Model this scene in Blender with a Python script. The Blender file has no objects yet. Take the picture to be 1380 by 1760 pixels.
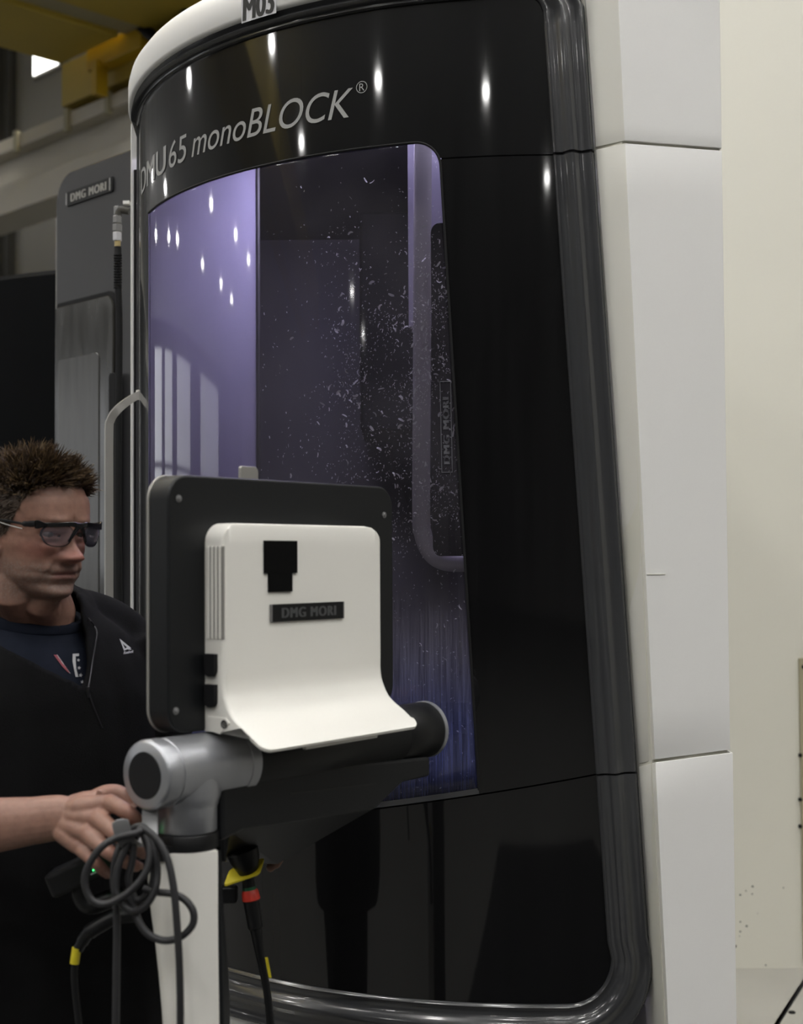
import bpy, bmesh, math, random
import numpy as np
from mathutils import Vector, Matrix, noise as mnoise

random.seed(7)
rng = np.random.default_rng(7)
SC = bpy.context.scene
COL = SC.collection
PI = math.pi

# ------------------------------------------------------------------ camera
F, CX, CY = 2400.0, 690.0, 880.0
PITCH, ROLL = math.radians(1.95), math.radians(-0.35)
CAM = Vector((0, 0, 1.57))
R3 = Matrix.Rotation(PI / 2 + PITCH, 3, 'X') @ Matrix.Rotation(ROLL, 3, 'Z')
cd = bpy.data.cameras.new('camera')
cd.sensor_fit = 'VERTICAL'
cd.sensor_height = 36.0
cd.lens = F / 1760 * 36.0
cd.clip_start, cd.clip_end = 0.05, 200
cd.dof.use_dof = True
cd.dof.focus_distance = 2.85
cd.dof.aperture_fstop = 4.5
cam = bpy.data.objects.new('camera', cd)
COL.objects.link(cam)
cam.matrix_world = Matrix.Translation(CAM) @ R3.to_4x4()
SC.camera = cam

# ------------------------------------------------------------------ world, exposure
wd = bpy.data.worlds.new('world')
SC.world = wd
wd.use_nodes = True
wd.node_tree.nodes['Background'].inputs[0].default_value = (0.9, 0.92, 1.0, 1)
wd.node_tree.nodes['Background'].inputs[1].default_value = 0.05
SC.view_settings.view_transform = 'Standard'
SC.view_settings.look = 'None'
SC.view_settings.gamma = 1
SC.view_settings.use_curve_mapping = False
SC.view_settings.exposure = 1.27
LAMP_POWER = 34.0          # radiance of the hall's high bay lamps
CABIN_LED = 20.0            # radiance of the lamp strip in the machine cabin
SC.cycles.max_bounces = 10
SC.cycles.diffuse_bounces = 5
SC.cycles.transparent_max_bounces = 16
SC.cycles.sample_clamp_indirect = 6
SC.cycles.caustics_reflective = False
SC.cycles.caustics_refractive = False


# ------------------------------------------------------------------ picture rays
def ray(px, py):
    return (R3 @ Vector(((px - CX) / F, -(py - CY) / F, -1.0)))


def at_y(px, py, Y):
    d = ray(px, py)
    return CAM + d * (Y / d.y)


def at_z(px, py, z):
    d = ray(px, py)
    return CAM + d * ((z - CAM.z) / d.z)


def on_plane(px, py, P, n):
    d = ray(px, py)
    return CAM + d * ((P - CAM).dot(n) / d.dot(n))


# ------------------------------------------------------------------ materials
def lin(r, g, b):
    f = lambda c: ((c / 255 + 0.055) / 1.055) ** 2.4 if c > 10 else c / 255 / 12.92
    return (f(r), f(g), f(b))


MATS = {}


def nodes_of(m):
    return m.node_tree.nodes, m.node_tree.links


def pbr(name, col, rough=0.5, metal=0.0, spec=0.5, coat=0.0, var=0.06, scale=12, bump=0.0, bscale=200, rvar=0.0,
        aniso=None, emit=None, estr=0.0):
    m = bpy.data.materials.new(name)
    m.use_nodes = True
    N, L = nodes_of(m)
    b = N['Principled BSDF']
    b.inputs['Roughness'].default_value = rough
    b.inputs['Metallic'].default_value = metal
    b.inputs['Specular IOR Level'].default_value = spec
    b.inputs['Coat Weight'].default_value = coat
    b.inputs['Coat Roughness'].default_value = 0.05
    tc = N.new('ShaderNodeTexCoord')
    src = tc.outputs['Object']
    if aniso:
        mp = N.new('ShaderNodeMapping')
        mp.inputs['Scale'].default_value = aniso
        L.new(src, mp.inputs['Vector'])
        src = mp.outputs['Vector']
    nz = N.new('ShaderNodeTexNoise')
    nz.inputs['Scale'].default_value = scale
    nz.inputs['Detail'].default_value = 6
    L.new(src, nz.inputs['Vector'])
    mx = N.new('ShaderNodeMix')
    mx.data_type = 'RGBA'
    mx.inputs[6].default_value = (*[c * (1 - var) for c in col], 1)
    mx.inputs[7].default_value = (*[min(1, c * (1 + var)) for c in col], 1)
    L.new(nz.outputs['Fac'], mx.inputs[0])
    L.new(mx.outputs[2], b.inputs['Base Color'])
    if rvar:
        mr = N.new('ShaderNodeMapRange')
        mr.inputs['From Min'].default_value = 0.3
        mr.inputs['From Max'].default_value = 0.7
        mr.inputs['To Min'].default_value = max(0, rough - rvar)
        mr.inputs['To Max'].default_value = rough + rvar
        L.new(nz.outputs['Fac'], mr.inputs[0])
        L.new(mr.outputs[0], b.inputs['Roughness'])
    if bump:
        n2 = N.new('ShaderNodeTexNoise')
        n2.inputs['Scale'].default_value = bscale
        n2.inputs['Detail'].default_value = 4
        L.new(src, n2.inputs['Vector'])
        bp = N.new('ShaderNodeBump')
        bp.inputs['Strength'].default_value = bump
        bp.inputs['Distance'].default_value = 0.002
        L.new(n2.outputs['Fac'], bp.inputs['Height'])
        L.new(bp.outputs[0], b.inputs['Normal'])
    if emit:
        b.inputs['Emission Color'].default_value = (*emit, 1)
        b.inputs['Emission Strength'].default_value = estr
    MATS[name] = m
    return m


M_white = pbr('white_enamel', (0.79, 0.785, 0.77), 0.42, var=0.02, scale=3, bump=0.04, bscale=400)
M_strip = pbr('strip_warmer_white', (0.71, 0.7, 0.645), 0.42, var=0.02, scale=3, bump=0.04, bscale=400)  # slightly darker, warmer copy of the white for the strip faces
M_cream = pbr('cream_enamel', (0.7, 0.69, 0.61), 0.5, var=0.03, scale=2, bump=0.03)
M_cover = pbr('ivory_plastic', (0.8, 0.785, 0.735), 0.38, var=0.015, scale=4, bump=0.05, bscale=500)
M_blackglass = pbr('black_gloss', (0.004, 0.004, 0.0045), 0.32, spec=0.09, coat=0.9, var=0.3, scale=3, aniso=(14, 14, 0.6), rvar=0.03)
M_trim = pbr('gunmetal_lacquer', (0.04, 0.041, 0.044), 0.22, spec=0.5, coat=0.5, var=0.08, scale=6, rvar=0.05)
M_rubber = pbr('black_rubber', (0.006, 0.006, 0.007), 0.7, spec=0.25, var=0.2)
M_blackplastic = pbr('black_plastic', (0.005, 0.0053, 0.006), 0.42, spec=0.3, var=0.1, bump=0.1, bscale=700)
M_darkplastic = pbr('charcoal_plastic', (0.0055, 0.0063, 0.0075), 0.45, spec=0.35, var=0.08, bump=0.1, bscale=700)
M_silver = pbr('brushed_aluminium', (0.4, 0.41, 0.435), 0.36, metal=0.75, var=0.06, scale=30, bump=0.04, bscale=300)
M_chrome = pbr('bright_metal', (0.55, 0.55, 0.55), 0.2, metal=1.0, var=0.04)
M_greymetal = pbr('grey_machine_paint', (0.021, 0.021, 0.023), 0.4, var=0.06, scale=5, bump=0.05)
M_greydark = pbr('dark_machine_paint', (0.003, 0.0033, 0.004), 0.6, spec=0.06, var=0.1, scale=5)
M_handle = pbr('satin_grey_metal', (0.33, 0.32, 0.3), 0.4, metal=0.4, var=0.05)
M_text = pbr('print_light_grey', (0.3, 0.3, 0.295), 0.5, var=0.05)
M_textgrey = pbr('badge_letters', (0.14, 0.143, 0.147), 0.4, metal=0.3, var=0.05)
M_textsilver = pbr('badge_letters_silver', (0.42, 0.41, 0.38), 0.35, metal=0.4, var=0.05)
M_ink = pbr('black_ink', (0.008, 0.008, 0.008), 0.6, var=0.1)
M_labelpaper = pbr('label_paper', (0.52, 0.52, 0.55), 0.5, var=0.05)
M_brass = pbr('brass', (0.5, 0.40, 0.2), 0.35, metal=0.8, var=0.08)
M_steel = pbr('zinc_steel', (0.24, 0.24, 0.245), 0.4, metal=0.6, var=0.1)
M_cable = pbr('grey_cable', (0.018, 0.018, 0.02), 0.5, var=0.1, bump=0.1)
M_yellowtag = pbr('yellow_tag', (0.62, 0.52, 0.02), 0.5, var=0.1)
M_red = pbr('red_plastic', (0.50, 0.035, 0.02), 0.4, var=0.1)
M_green = pbr('green_plastic', (0.01, 0.10, 0.04), 0.4, var=0.1)
M_led = pbr('green_led', (0.0, 0.3, 0.05), 0.3, emit=(0.05, 1.0, 0.2), estr=2.5)
M_velcro = pbr('black_hook_tape', (0.004, 0.004, 0.004), 0.95, spec=0.08, var=0.3, scale=300, bump=0.6, bscale=900)
M_floor = pbr('grey_floor', (0.13, 0.128, 0.12), 0.45, var=0.12, scale=3, bump=0.1, bscale=40)
M_wall = pbr('grey_wall_sheet', (0.32, 0.31, 0.28), 0.6, var=0.04, scale=2)
M_walldark = pbr('dark_steel_post', (0.055, 0.052, 0.045), 0.6, var=0.1)
M_hallwall = pbr('hall_wall', (0.5, 0.49, 0.48), 0.7, var=0.05, scale=1)
M_ceil = pbr('hall_ceiling', (0.5, 0.5, 0.49), 0.8, var=0.1, scale=1)
M_beam = pbr('white_beam_paint', (0.56, 0.53, 0.46), 0.5, var=0.06, scale=2)
M_post = pbr('cream_rail_post', (0.36, 0.33, 0.22), 0.5, var=0.06)
M_yellow = pbr('crane_yellow', (0.46, 0.345, 0.05), 0.5, var=0.10, scale=2)
M_yellowbright = pbr('crane_yellow_plate', (0.55, 0.36, 0.015), 0.5, var=0.06, scale=2)
M_lavender = pbr('cabin_panel', (0.5, 0.475, 0.62), 0.45, var=0.05, scale=4, aniso=(8, 8, 0.5))
M_cabin = pbr('cabin_dark_sheet', (0.04, 0.038, 0.046), 0.5, var=0.25, scale=3, aniso=(6, 6, 0.8))
M_cabinrail = pbr('cabin_rail', (0.42, 0.40, 0.43), 0.45, var=0.1, scale=10)
M_chip = pbr('metal_chips', (0.85, 0.85, 0.86), 0.45, metal=0.2, var=0.1)
M_skin = None


def emission(name, col, s):
    m = bpy.data.materials.new(name)
    m.use_nodes = True
    N, L = nodes_of(m)
    N.remove(N['Principled BSDF'])
    e = N.new('ShaderNodeEmission')
    e.inputs[0].default_value = (*col, 1)
    e.inputs[1].default_value = s
    L.new(e.outputs[0], N['Material Output'].inputs[0])
    return m


M_lamp = emission('lamp_light', (1.0, 0.985, 0.955), LAMP_POWER)
M_cabinled = emission('cabin_led', (0.74, 0.69, 1.0), CABIN_LED)
M_daylight = emission('bright_daylight', (1.0, 1.0, 0.95), 2.2)


M_daylight2 = emission('soft_daylight', (0.95, 0.97, 1.0), 0.8)


M_cabinfill = emission('cabin_fill', (0.80, 0.76, 1.0), CABIN_LED * 0.22)  # glow of the added fill strip behind the header


def window_material():
    m = bpy.data.materials.new('door_glass')
    m.use_nodes = True
    N, L = nodes_of(m)
    N.remove(N['Principled BSDF'])
    geo = N.new('ShaderNodeNewGeometry')
    sep = N.new('ShaderNodeSeparateXYZ')
    L.new(geo.outputs['Position'], sep.inputs[0])
    tr = N.new('ShaderNodeBsdfTransparent')
    tr.inputs[0].default_value = (0.72, 0.70, 0.76, 1)
    # dried coolant film: thin everywhere, in blue vertical runs at the bottom
    mp = N.new('ShaderNodeMapping')
    mp.inputs['Scale'].default_value = (330, 90, 7)
    L.new(geo.outputs['Position'], mp.inputs[0])
    n1 = N.new('ShaderNodeTexNoise')
    n1.inputs['Scale'].default_value = 1.0
    n1.inputs['Detail'].default_value = 5
    L.new(mp.outputs[0], n1.inputs['Vector'])
    low = N.new('ShaderNodeMapRange')
    low.interpolation_type = 'SMOOTHSTEP'
    low.inputs['From Min'].default_value = 1.54
    low.inputs['From Max'].default_value = 1.22
    L.new(sep.outputs['Z'], low.inputs[0])
    st = N.new('ShaderNodeMapRange')
    st.inputs['From Min'].default_value = 0.38
    st.inputs['From Max'].default_value = 0.78
    st.inputs['To Min'].default_value = 0.22
    st.inputs['To Max'].default_value = 1.0
    L.new(n1.outputs['Fac'], st.inputs[0])
    mul = N.new('ShaderNodeMath')
    mul.operation = 'MULTIPLY'
    L.new(low.outputs[0], mul.inputs[0])
    L.new(st.outputs[0], mul.inputs[1])
    n2 = N.new('ShaderNodeTexNoise')
    n2.inputs['Scale'].default_value = 4.0
    n2.inputs['Detail'].default_value = 8
    L.new(geo.outputs['Position'], n2.inputs['Vector'])
    th = N.new('ShaderNodeMapRange')
    th.inputs['From Min'].default_value = 0.35
    th.inputs['From Max'].default_value = 0.75
    th.inputs['To Min'].default_value = 0.035
    th.inputs['To Max'].default_value = 0.12
    L.new(n2.outputs['Fac'], th.inputs[0])
    add = N.new('ShaderNodeMath')
    add.operation = 'ADD'
    add.use_clamp = True
    L.new(mul.outputs[0], add.inputs[0])
    L.new(th.outputs[0], add.inputs[1])
    colm = N.new('ShaderNodeMix')
    colm.data_type = 'RGBA'
    colm.inputs[6].default_value = (0.30, 0.28, 0.34, 1)
    colm.inputs[7].default_value = (0.075, 0.085, 0.22, 1)  # bluish runs: blue-violet cabin light put into the film colour
    L.new(low.outputs[0], colm.inputs[0])
    df = N.new('ShaderNodeBsdfDiffuse')
    L.new(colm.outputs[2], df.inputs[0])
    m1 = N.new('ShaderNodeMixShader')
    L.new(add.outputs[0], m1.inputs[0])
    L.new(tr.outputs[0], m1.inputs[1])
    L.new(df.outputs[0], m1.inputs[2])
    gl = N.new('ShaderNodeBsdfGlossy')
    gl.inputs['Roughness'].default_value = 0.045
    fr = N.new('ShaderNodeFresnel')
    fr.inputs[0].default_value = 1.52
    m2 = N.new('ShaderNodeMixShader')
    L.new(fr.outputs[0], m2.inputs[0])
    L.new(m1.outputs[0], m2.inputs[1])
    L.new(gl.outputs[0], m2.inputs[2])
    L.new(m2.outputs[0], N['Material Output'].inputs[0])
    return m


M_glass = window_material()


def clear_material(name, col, gloss=0.06, ior=1.45):
    m = bpy.data.materials.new(name)
    m.use_nodes = True
    N, L = nodes_of(m)
    N.remove(N['Principled BSDF'])
    tr = N.new('ShaderNodeBsdfTransparent')
    tr.inputs[0].default_value = (*col, 1)
    gl = N.new('ShaderNodeBsdfGlossy')
    gl.inputs['Roughness'].default_value = gloss
    fr = N.new('ShaderNodeFresnel')
    fr.inputs[0].default_value = ior
    mx = N.new('ShaderNodeMixShader')
    L.new(fr.outputs[0], mx.inputs[0])
    L.new(tr.outputs[0], mx.inputs[1])
    L.new(gl.outputs[0], mx.inputs[2])
    L.new(mx.outputs[0], N['Material Output'].inputs[0])
    return m


M_lens = clear_material('clear_lens', (0.92, 0.91, 0.95), 0.04, 1.5)
N_, L_ = nodes_of(M_lens)
hz_ = N_.new('ShaderNodeBsdfDiffuse')
hz_.inputs[0].default_value = (0.30, 0.29, 0.36, 1)  # faint diffuse veil puts reflected purple-grey light into the lens colour
mx_ = N_.new('ShaderNodeMixShader')
mx_.inputs[0].default_value = 0.10
o_ = N_['Material Output'].inputs[0]
L_.new(o_.links[0].from_socket, mx_.inputs[1])
L_.new(hz_.outputs[0], mx_.inputs[2])
L_.new(mx_.outputs[0], o_)
M_darkpane = clear_material('smoked_pane', (0.22, 0.22, 0.22), 0.1, 1.5)


def attr_material(name, rough=0.5, spec=0.4, bump=0.25, bscale=500, sss=0.0):
    m = bpy.data.materials.new(name)
    m.use_nodes = True
    N, L = nodes_of(m)
    b = N['Principled BSDF']
    b.inputs['Roughness'].default_value = rough
    b.inputs['Specular IOR Level'].default_value = spec
    a = N.new('ShaderNodeAttribute')
    a.attribute_name = 'tint'
    tc = N.new('ShaderNodeTexCoord')
    nz = N.new('ShaderNodeTexNoise')
    nz.inputs['Scale'].default_value = 90
    nz.inputs['Detail'].default_value = 6
    L.new(tc.outputs['Object'], nz.inputs['Vector'])
    mr = N.new('ShaderNodeMapRange')
    mr.inputs['From Min'].default_value = 0.3
    mr.inputs['From Max'].default_value = 0.7
    mr.inputs['To Min'].default_value = 0.86
    mr.inputs['To Max'].default_value = 1.12
    L.new(nz.outputs['Fac'], mr.inputs[0])
    mx = N.new('ShaderNodeMix')
    mx.data_type = 'RGBA'
    mx.blend_type = 'MULTIPLY'
    mx.inputs[0].default_value = 1
    L.new(a.outputs['Color'], mx.inputs[6])
    L.new(mr.outputs[0], mx.inputs[7])
    L.new(mx.outputs[2], b.inputs['Base Color'])
    if sss:
        b.inputs['Subsurface Weight'].default_value = sss
        b.inputs['Subsurface Radius'].default_value = (1.0, 0.35, 0.2)
        b.inputs['Subsurface Scale'].default_value = 0.004
    n2 = N.new('ShaderNodeTexNoise')
    n2.inputs['Scale'].default_value = bscale
    L.new(tc.outputs['Object'], n2.inputs['Vector'])
    bp = N.new('ShaderNodeBump')
    bp.inputs['Strength'].default_value = bump
    bp.inputs['Distance'].default_value = 0.001
    L.new(n2.outputs['Fac'], bp.inputs['Height'])
    L.new(bp.outputs[0], b.inputs['Normal'])
    return m


M_skin = attr_material('skin', 0.48, 0.4, 0.3, 600, 0.12)
M_hair = attr_material('brown_hair', 0.5, 0.35, 0.0)
M_fleece = pbr('black_fleece', (0.0045, 0.0045, 0.005), 0.95, spec=0.15, var=0.25, scale=60, bump=0.5, bscale=500)
M_tee = pbr('navy_jersey', (0.006, 0.0085, 0.017), 0.9, spec=0.2, var=0.15, scale=80, bump=0.3, bscale=800)
M_trousers = pbr('black_cloth', (0.004, 0.004, 0.0045), 0.95, spec=0.15, var=0.2, scale=60)
M_whiteprint = pbr('white_print', (0.42, 0.42, 0.44), 0.7, var=0.03)
M_redprint = pbr('red_print', (0.24, 0.045, 0.06), 0.7, var=0.1)
M_zip = pbr('zip_teeth', (0.05, 0.05, 0.055), 0.35, metal=0.8, var=0.1)

# ------------------------------------------------------------------ object helpers
WLOC = {}


def link(o, parent, origin):
    COL.objects.link(o)
    if parent is not None:
        o.parent = parent
        o.location = origin - WLOC[parent.name]
    else:
        o.location = origin
    WLOC[o.name] = origin.copy()


def obj(name, verts, faces, mat, parent=None, smooth=True, origin=None, angle=40, bevel=0, label=None, mats=None,
        fmat=None):
    """one mesh object from world-space vertices"""
    V = np.array([tuple(v) for v in verts], dtype=float)
    if origin is None:
        origin = WLOC[parent.name].copy() if parent is not None else Vector(V.mean(axis=0))
    me = bpy.data.meshes.new(name)
    me.from_pydata((V - np.array(origin)).tolist(), [], [list(f) for f in faces])
    for mm in (mats or [mat]):
        me.materials.append(mm)
    bm = bmesh.new()
    bm.from_mesh(me)
    if fmat:
        bm.faces.ensure_lookup_table()
        for i, k in enumerate(fmat):
            if i < len(bm.faces):
                bm.faces[i].material_index = k
    bmesh.ops.recalc_face_normals(bm, faces=bm.faces)
    if smooth:
        for f in bm.faces:
            f.smooth = True
        for e in bm.edges:
            if len(e.link_faces) == 2 and e.calc_face_angle(0) > math.radians(angle):
                e.smooth = False
    bm.to_mesh(me)
    bm.free()
    o = bpy.data.objects.new(name, me)
    link(o, parent, origin)
    if bevel:
        md = o.modifiers.new('bevel', 'BEVEL')
        md.width = bevel
        md.segments = 3
        md.limit_method = 'ANGLE'
        md.angle_limit = math.radians(25)
        md.harden_normals = False
    if label:
        o['label'] = label
    return o


def thing(name, label, cat, loc, group=None):
    o = bpy.data.objects.new(name, None)
    o.empty_display_size = 0.1
    link(o, None, Vector(loc))
    return tag(o, label, cat, group)


def tag(o, label, cat, group=None):
    o['label'] = label
    o['category'] = cat
    if group:
        o['group'] = group
    return o


def struct(o):
    o['kind'] = 'structure'
    return o


def box_vf(O, X, Y, Z, a, b):
    """box spanned by frame O + x X + y Y + z Z from corner a to corner b"""
    vs = []
    for z in (a[2], b[2]):
        for y in (a[1], b[1]):
            for x in (a[0], b[0]):
                vs.append(O + X * x + Y * y + Z * z)
    fs = [(0, 1, 3, 2), (4, 6, 7, 5), (0, 4, 5, 1), (2, 3, 7, 6), (0, 2, 6, 4), (1, 5, 7, 3)]
    return vs, fs


def merge(*parts):
    V, Fc = [], []
    for v, f in parts:
        n = len(V)
        V += list(v)
        Fc += [tuple(i + n for i in q) for q in f]
    return V, Fc


EX, EY, EZ = Vector((1, 0, 0)), Vector((0, 1, 0)), Vector((0, 0, 1))


def wbox(a, b):
    return box_vf(Vector((0, 0, 0)), EX, EY, EZ, a, b)


def grid_vf(P, close_u=False, close_v=False):
    """P[i][j] -> quads"""
    n, m = len(P), len(P[0])
    V = [p for row in P for p in row]
    fs = []
    for i in range(n - (0 if close_u else 1)):
        for j in range(m - (0 if close_v else 1)):
            i2, j2 = (i + 1) % n, (j + 1) % m
            fs.append((i * m + j, i * m + j2, i2 * m + j2, i2 * m + j))
    return V, fs


def prism_vf(loop_a, loop_b):
    n = len(loop_a)
    V = list(loop_a) + list(loop_b)
    fs = [tuple(range(n))[::-1], tuple(range(n, 2 * n))]
    for i in range(n):
        j = (i + 1) % n
        fs.append((i, j, n + j, n + i))
    return V, fs


def frame_for(d):
    d = d.normalized()
    a = EZ if abs(d.z) < 0.9 else EX
    x = d.cross(a).normalized()
    return x, d.cross(x).normalized()


def tube_vf(path, radii, n=12, caps=True, squash=None, up=None):
    """swept round tube; radii scalar or list; squash scales the second axis"""
    P = [Vector(p) for p in path]
    if not hasattr(radii, '__len__'):
        radii = [radii] * len(P)
    rows = []
    x = None
    for i, p in enumerate(P):
        if i == 0:
            t = P[1] - P[0]
        elif i == len(P) - 1:
            t = P[-1] - P[-2]
        else:
            t = (P[i + 1] - P[i]).normalized() + (P[i] - P[i - 1]).normalized()
        t.normalize()
        if x is None:
            x = (up - t * up.dot(t)).normalized() if up is not None else frame_for(t)[0]
        else:
            x = (x - t * x.dot(t)).normalized()
        y = t.cross(x)
        s = squash[i] if hasattr(squash, '__len__') else (squash or 1)
        rows.append([p + x * (radii[i] * math.cos(2 * PI * k / n)) + y * (radii[i] * s * math.sin(2 * PI * k / n))
                     for k in range(n)])
    V, fs = grid_vf(rows, close_v=True)
    if caps:
        fs.append(tuple(range(n))[::-1])
        fs.append(tuple(range(len(V) - n, len(V))))
    return V, fs


def lathe_vf(P, d, prof, n=32):
    """prof = list of (distance along d, radius)"""
    d = d.normalized()
    x, y = frame_for(d)
    rows = [[P + d * t + (x * math.cos(2 * PI * k / n) + y * math.sin(2 * PI * k / n)) * max(r, 1e-5) for k in range(n)]
            for t, r in prof]
    V, fs = grid_vf(rows, close_v=True)
    fs.append(tuple(range(n))[::-1])
    fs.append(tuple(range(len(V) - n, len(V))))
    return V, fs


def spline(pts, n=10):
    """Catmull-Rom through pts"""
    P = [Vector(p) for p in pts]
    P = [P[0] * 2 - P[1]] + P + [P[-1] * 2 - P[-2]]
    out = []
    for i in range(1, len(P) - 2):
        for k in range(n):
            t = k / n
            a, b, c, d = P[i - 1], P[i], P[i + 1], P[i + 2]
            out.append(0.5 * ((2 * b) + (c - a) * t + (2 * a - 5 * b + 4 * c - d) * t * t + (3 * b - a - 3 * c + d) * t ** 3))
    out.append(P[-2])
    return out


def rrect(x0, y0, x1, y1, r, n=6):
    """rounded rectangle loop, r scalar or (bl, br, tr, tl)"""
    if not hasattr(r, '__len__'):
        r = (r, r, r, r)
    out = []
    for (cx, cy, rr, a0) in ((x0 + r[0], y0 + r[0], r[0], 180), (x1 - r[1], y0 + r[1], r[1], 270),
                             (x1 - r[2], y1 - r[2], r[2], 0), (x0 + r[3], y1 - r[3], r[3], 90)):
        if rr < 1e-6:
            out.append((cx, cy))
            continue
        for k in range(n + 1):
            a = math.radians(a0 + 90 * k / n)
            out.append((cx + rr * math.cos(a), cy + rr * math.sin(a)))
    return out


def text_vf(s, offset=0.0, shear=0.0, extrude=0.0, spacing=1.0, bold=0.0):
    """2D text mesh normalised to (0..1 wide, 0..1 high); returns verts (x,y,z), faces, aspect"""
    cu = bpy.data.curves.new('lettering', 'FONT')
    cu.body = s
    cu.size = 1.0
    cu.offset = offset
    cu.shear = shear
    cu.extrude = extrude
    cu.space_character = spacing
    cu.resolution_u = 6
    to = bpy.data.objects.new('lettering', cu)
    COL.objects.link(to)
    dg = bpy.context.evaluated_depsgraph_get()
    me = to.evaluated_get(dg).to_mesh()
    V = np.array([v.co[:] for v in me.vertices])
    fs = [tuple(p.vertices) for p in me.polygons]
    to.evaluated_get(dg).to_mesh_clear()
    bpy.data.objects.remove(to)
    bpy.data.curves.remove(cu)
    if bold:      # heavier strokes: copies side by side
        n0 = len(V)
        V = np.concatenate([V + np.array([bold * k / 2 - bold, 0, 0]) for k in range(5)])
        fs = [tuple(i + n0 * k for i in f) for k in range(5) for f in fs]
    lo, hi = V.min(axis=0), V.max(axis=0)
    V[:, 0] = (V[:, 0] - lo[0]) / (hi[0] - lo[0])
    V[:, 1] = (V[:, 1] - lo[1]) / (hi[1] - lo[1])
    return V, fs


def interp(x, pts):
    return float(np.interp(x, [p[0] for p in pts], [p[1] for p in pts]))


def smoothstep(a, b, x):
    t = np.clip((x - a) / (b - a), 0, 1)
    return t * t * (3 - 2 * t)


# ================================================================== THE HALL
HA = Vector((-0.708, 0.706, 0)).normalized()    # along the crane runway
HB = Vector((0.706, 0.708, 0)).normalized()     # across it


def hall(p, q, z=0.0):
    return HA * p + HB * q + EZ * z


Q_WALL, Q_BEAM = 9.4, 6.9
P0_, P1_, Q0_ = -26.0, 44.0, -44.0
CEIL = 9.2

# floor in two slabs with a joint between them
jA, jB = at_z(1382, 1690, 0), at_z(1336, 1762, 0)
struct(obj('floor', *merge(box_vf(Vector((0, 0, 0)), HA, HB, EZ, (P0_, Q0_, -0.2), (P1_, Q_WALL, 0.0))), M_floor, smooth=False))
jd = (jB - jA).normalized()
jn = Vector((-jd.y, jd.x, 0))
plug = at_z(1361, 1741, 0.006)
tag(obj('floor_anchor', *lathe_vf(plug, EZ, [(0.0, 0.012), (0.004, 0.012), (0.005, 0.010), (0.003, 0.008), (0.003, 0.0)], 20), M_rubber),
    'small round black anchor cap on the grey plate beside the joint', 'anchor')

tag(obj('reflection_mat', *prism_vf([Vector((x, y, 0.0)) for x, y in rrect(-0.55, -2.2, 1.9, 2.2, 0.08, 4)], [Vector((x, y, 0.014)) for x, y in rrect(-0.53, -2.18, 1.88, 2.18, 0.08, 4)]), M_rubber, smooth=False),
    'added black rubber mat before the milling machine, unseen, darkening its lower black panel', 'mat')  # unseen mat, added so the lower panel mirrors something dark

struct(obj('wall_back', *box_vf(Vector((0, 0, 0)), HA, HB, EZ, (P0_, Q_WALL, 0), (P1_, Q_WALL + 0.2, CEIL)), M_wall, smooth=False))
struct(obj('wall_front', *box_vf(Vector((0, 0, 0)), HA, HB, EZ, (P0_, Q0_ - 0.2, 0), (P1_, Q0_, CEIL)), M_hallwall, smooth=False))
struct(obj('wall_left', *box_vf(Vector((0, 0, 0)), HA, HB, EZ, (P1_, Q0_, 0), (P1_ + 0.2, Q_WALL, CEIL)), M_hallwall, smooth=False))
struct(obj('wall_right', *box_vf(Vector((0, 0, 0)), HA, HB, EZ, (P0_ - 0.2, Q0_, 0), (P0_, Q_WALL, CEIL)), M_hallwall, smooth=False))
struct(obj('ceiling', *box_vf(Vector((0, 0, 0)), HA, HB, EZ, (P0_, Q0_, CEIL), (P1_, Q_WALL, CEIL + 0.2)), M_ceil, smooth=False))


def wall_p(px, py):
    w = on_plane(px, py, hall(0, Q_WALL), HB)
    return w.dot(HA), w.z


# wall sheets: ribs at the joints of the cladding, a dark column and a paler one, a bright window under the crane
pj, _ = wall_p(115, 180)
for i, k in enumerate((-2, -1, 0, 1, 2)):
    pp = pj + k * 2.05
    struct(obj('trim_%d' % (2 + i), *box_vf(Vector((0, 0, 0)), HA, HB, EZ, (pp - 0.02, Q_WALL - 0.03, 0), (pp + 0.02, Q_WALL, CEIL)), M_wall, smooth=False))
pa, _ = wall_p(28, 180)
pb, _ = wall_p(11, 180)
pc, _ = wall_p(-14, 180)
struct(obj('trim_7', *box_vf(Vector((0, 0, 0)), HA, HB, EZ, (min(pa, pb), Q_WALL - 0.12, 0), (max(pa, pb), Q_WALL, CEIL)), M_walldark, smooth=False))
struct(obj('trim_8', *box_vf(Vector((0, 0, 0)), HA, HB, EZ, (min(pb, pc), Q_WALL - 0.3, 0), (max(pb, pc), Q_WALL, CEIL)), M_wall, smooth=False))
w0, wz0 = wall_p(106, 112)
w1, wz1 = wall_p(64, 92)
wroot = struct(obj('window_1', *box_vf(Vector((0, 0, 0)), HA, HB, EZ, (w0 - 0.05, Q_WALL - 0.05, wz0 - 0.05), (w1 + 0.05, Q_WALL - 0.001, wz1 + 0.3)), M_wall, smooth=False))
obj('pane', *box_vf(Vector((0, 0, 0)), HA, HB, EZ, (w0, Q_WALL - 0.06, wz0), (w1, Q_WALL - 0.049, wz1 + 0.25)), M_daylight, wroot, smooth=False)


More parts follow.
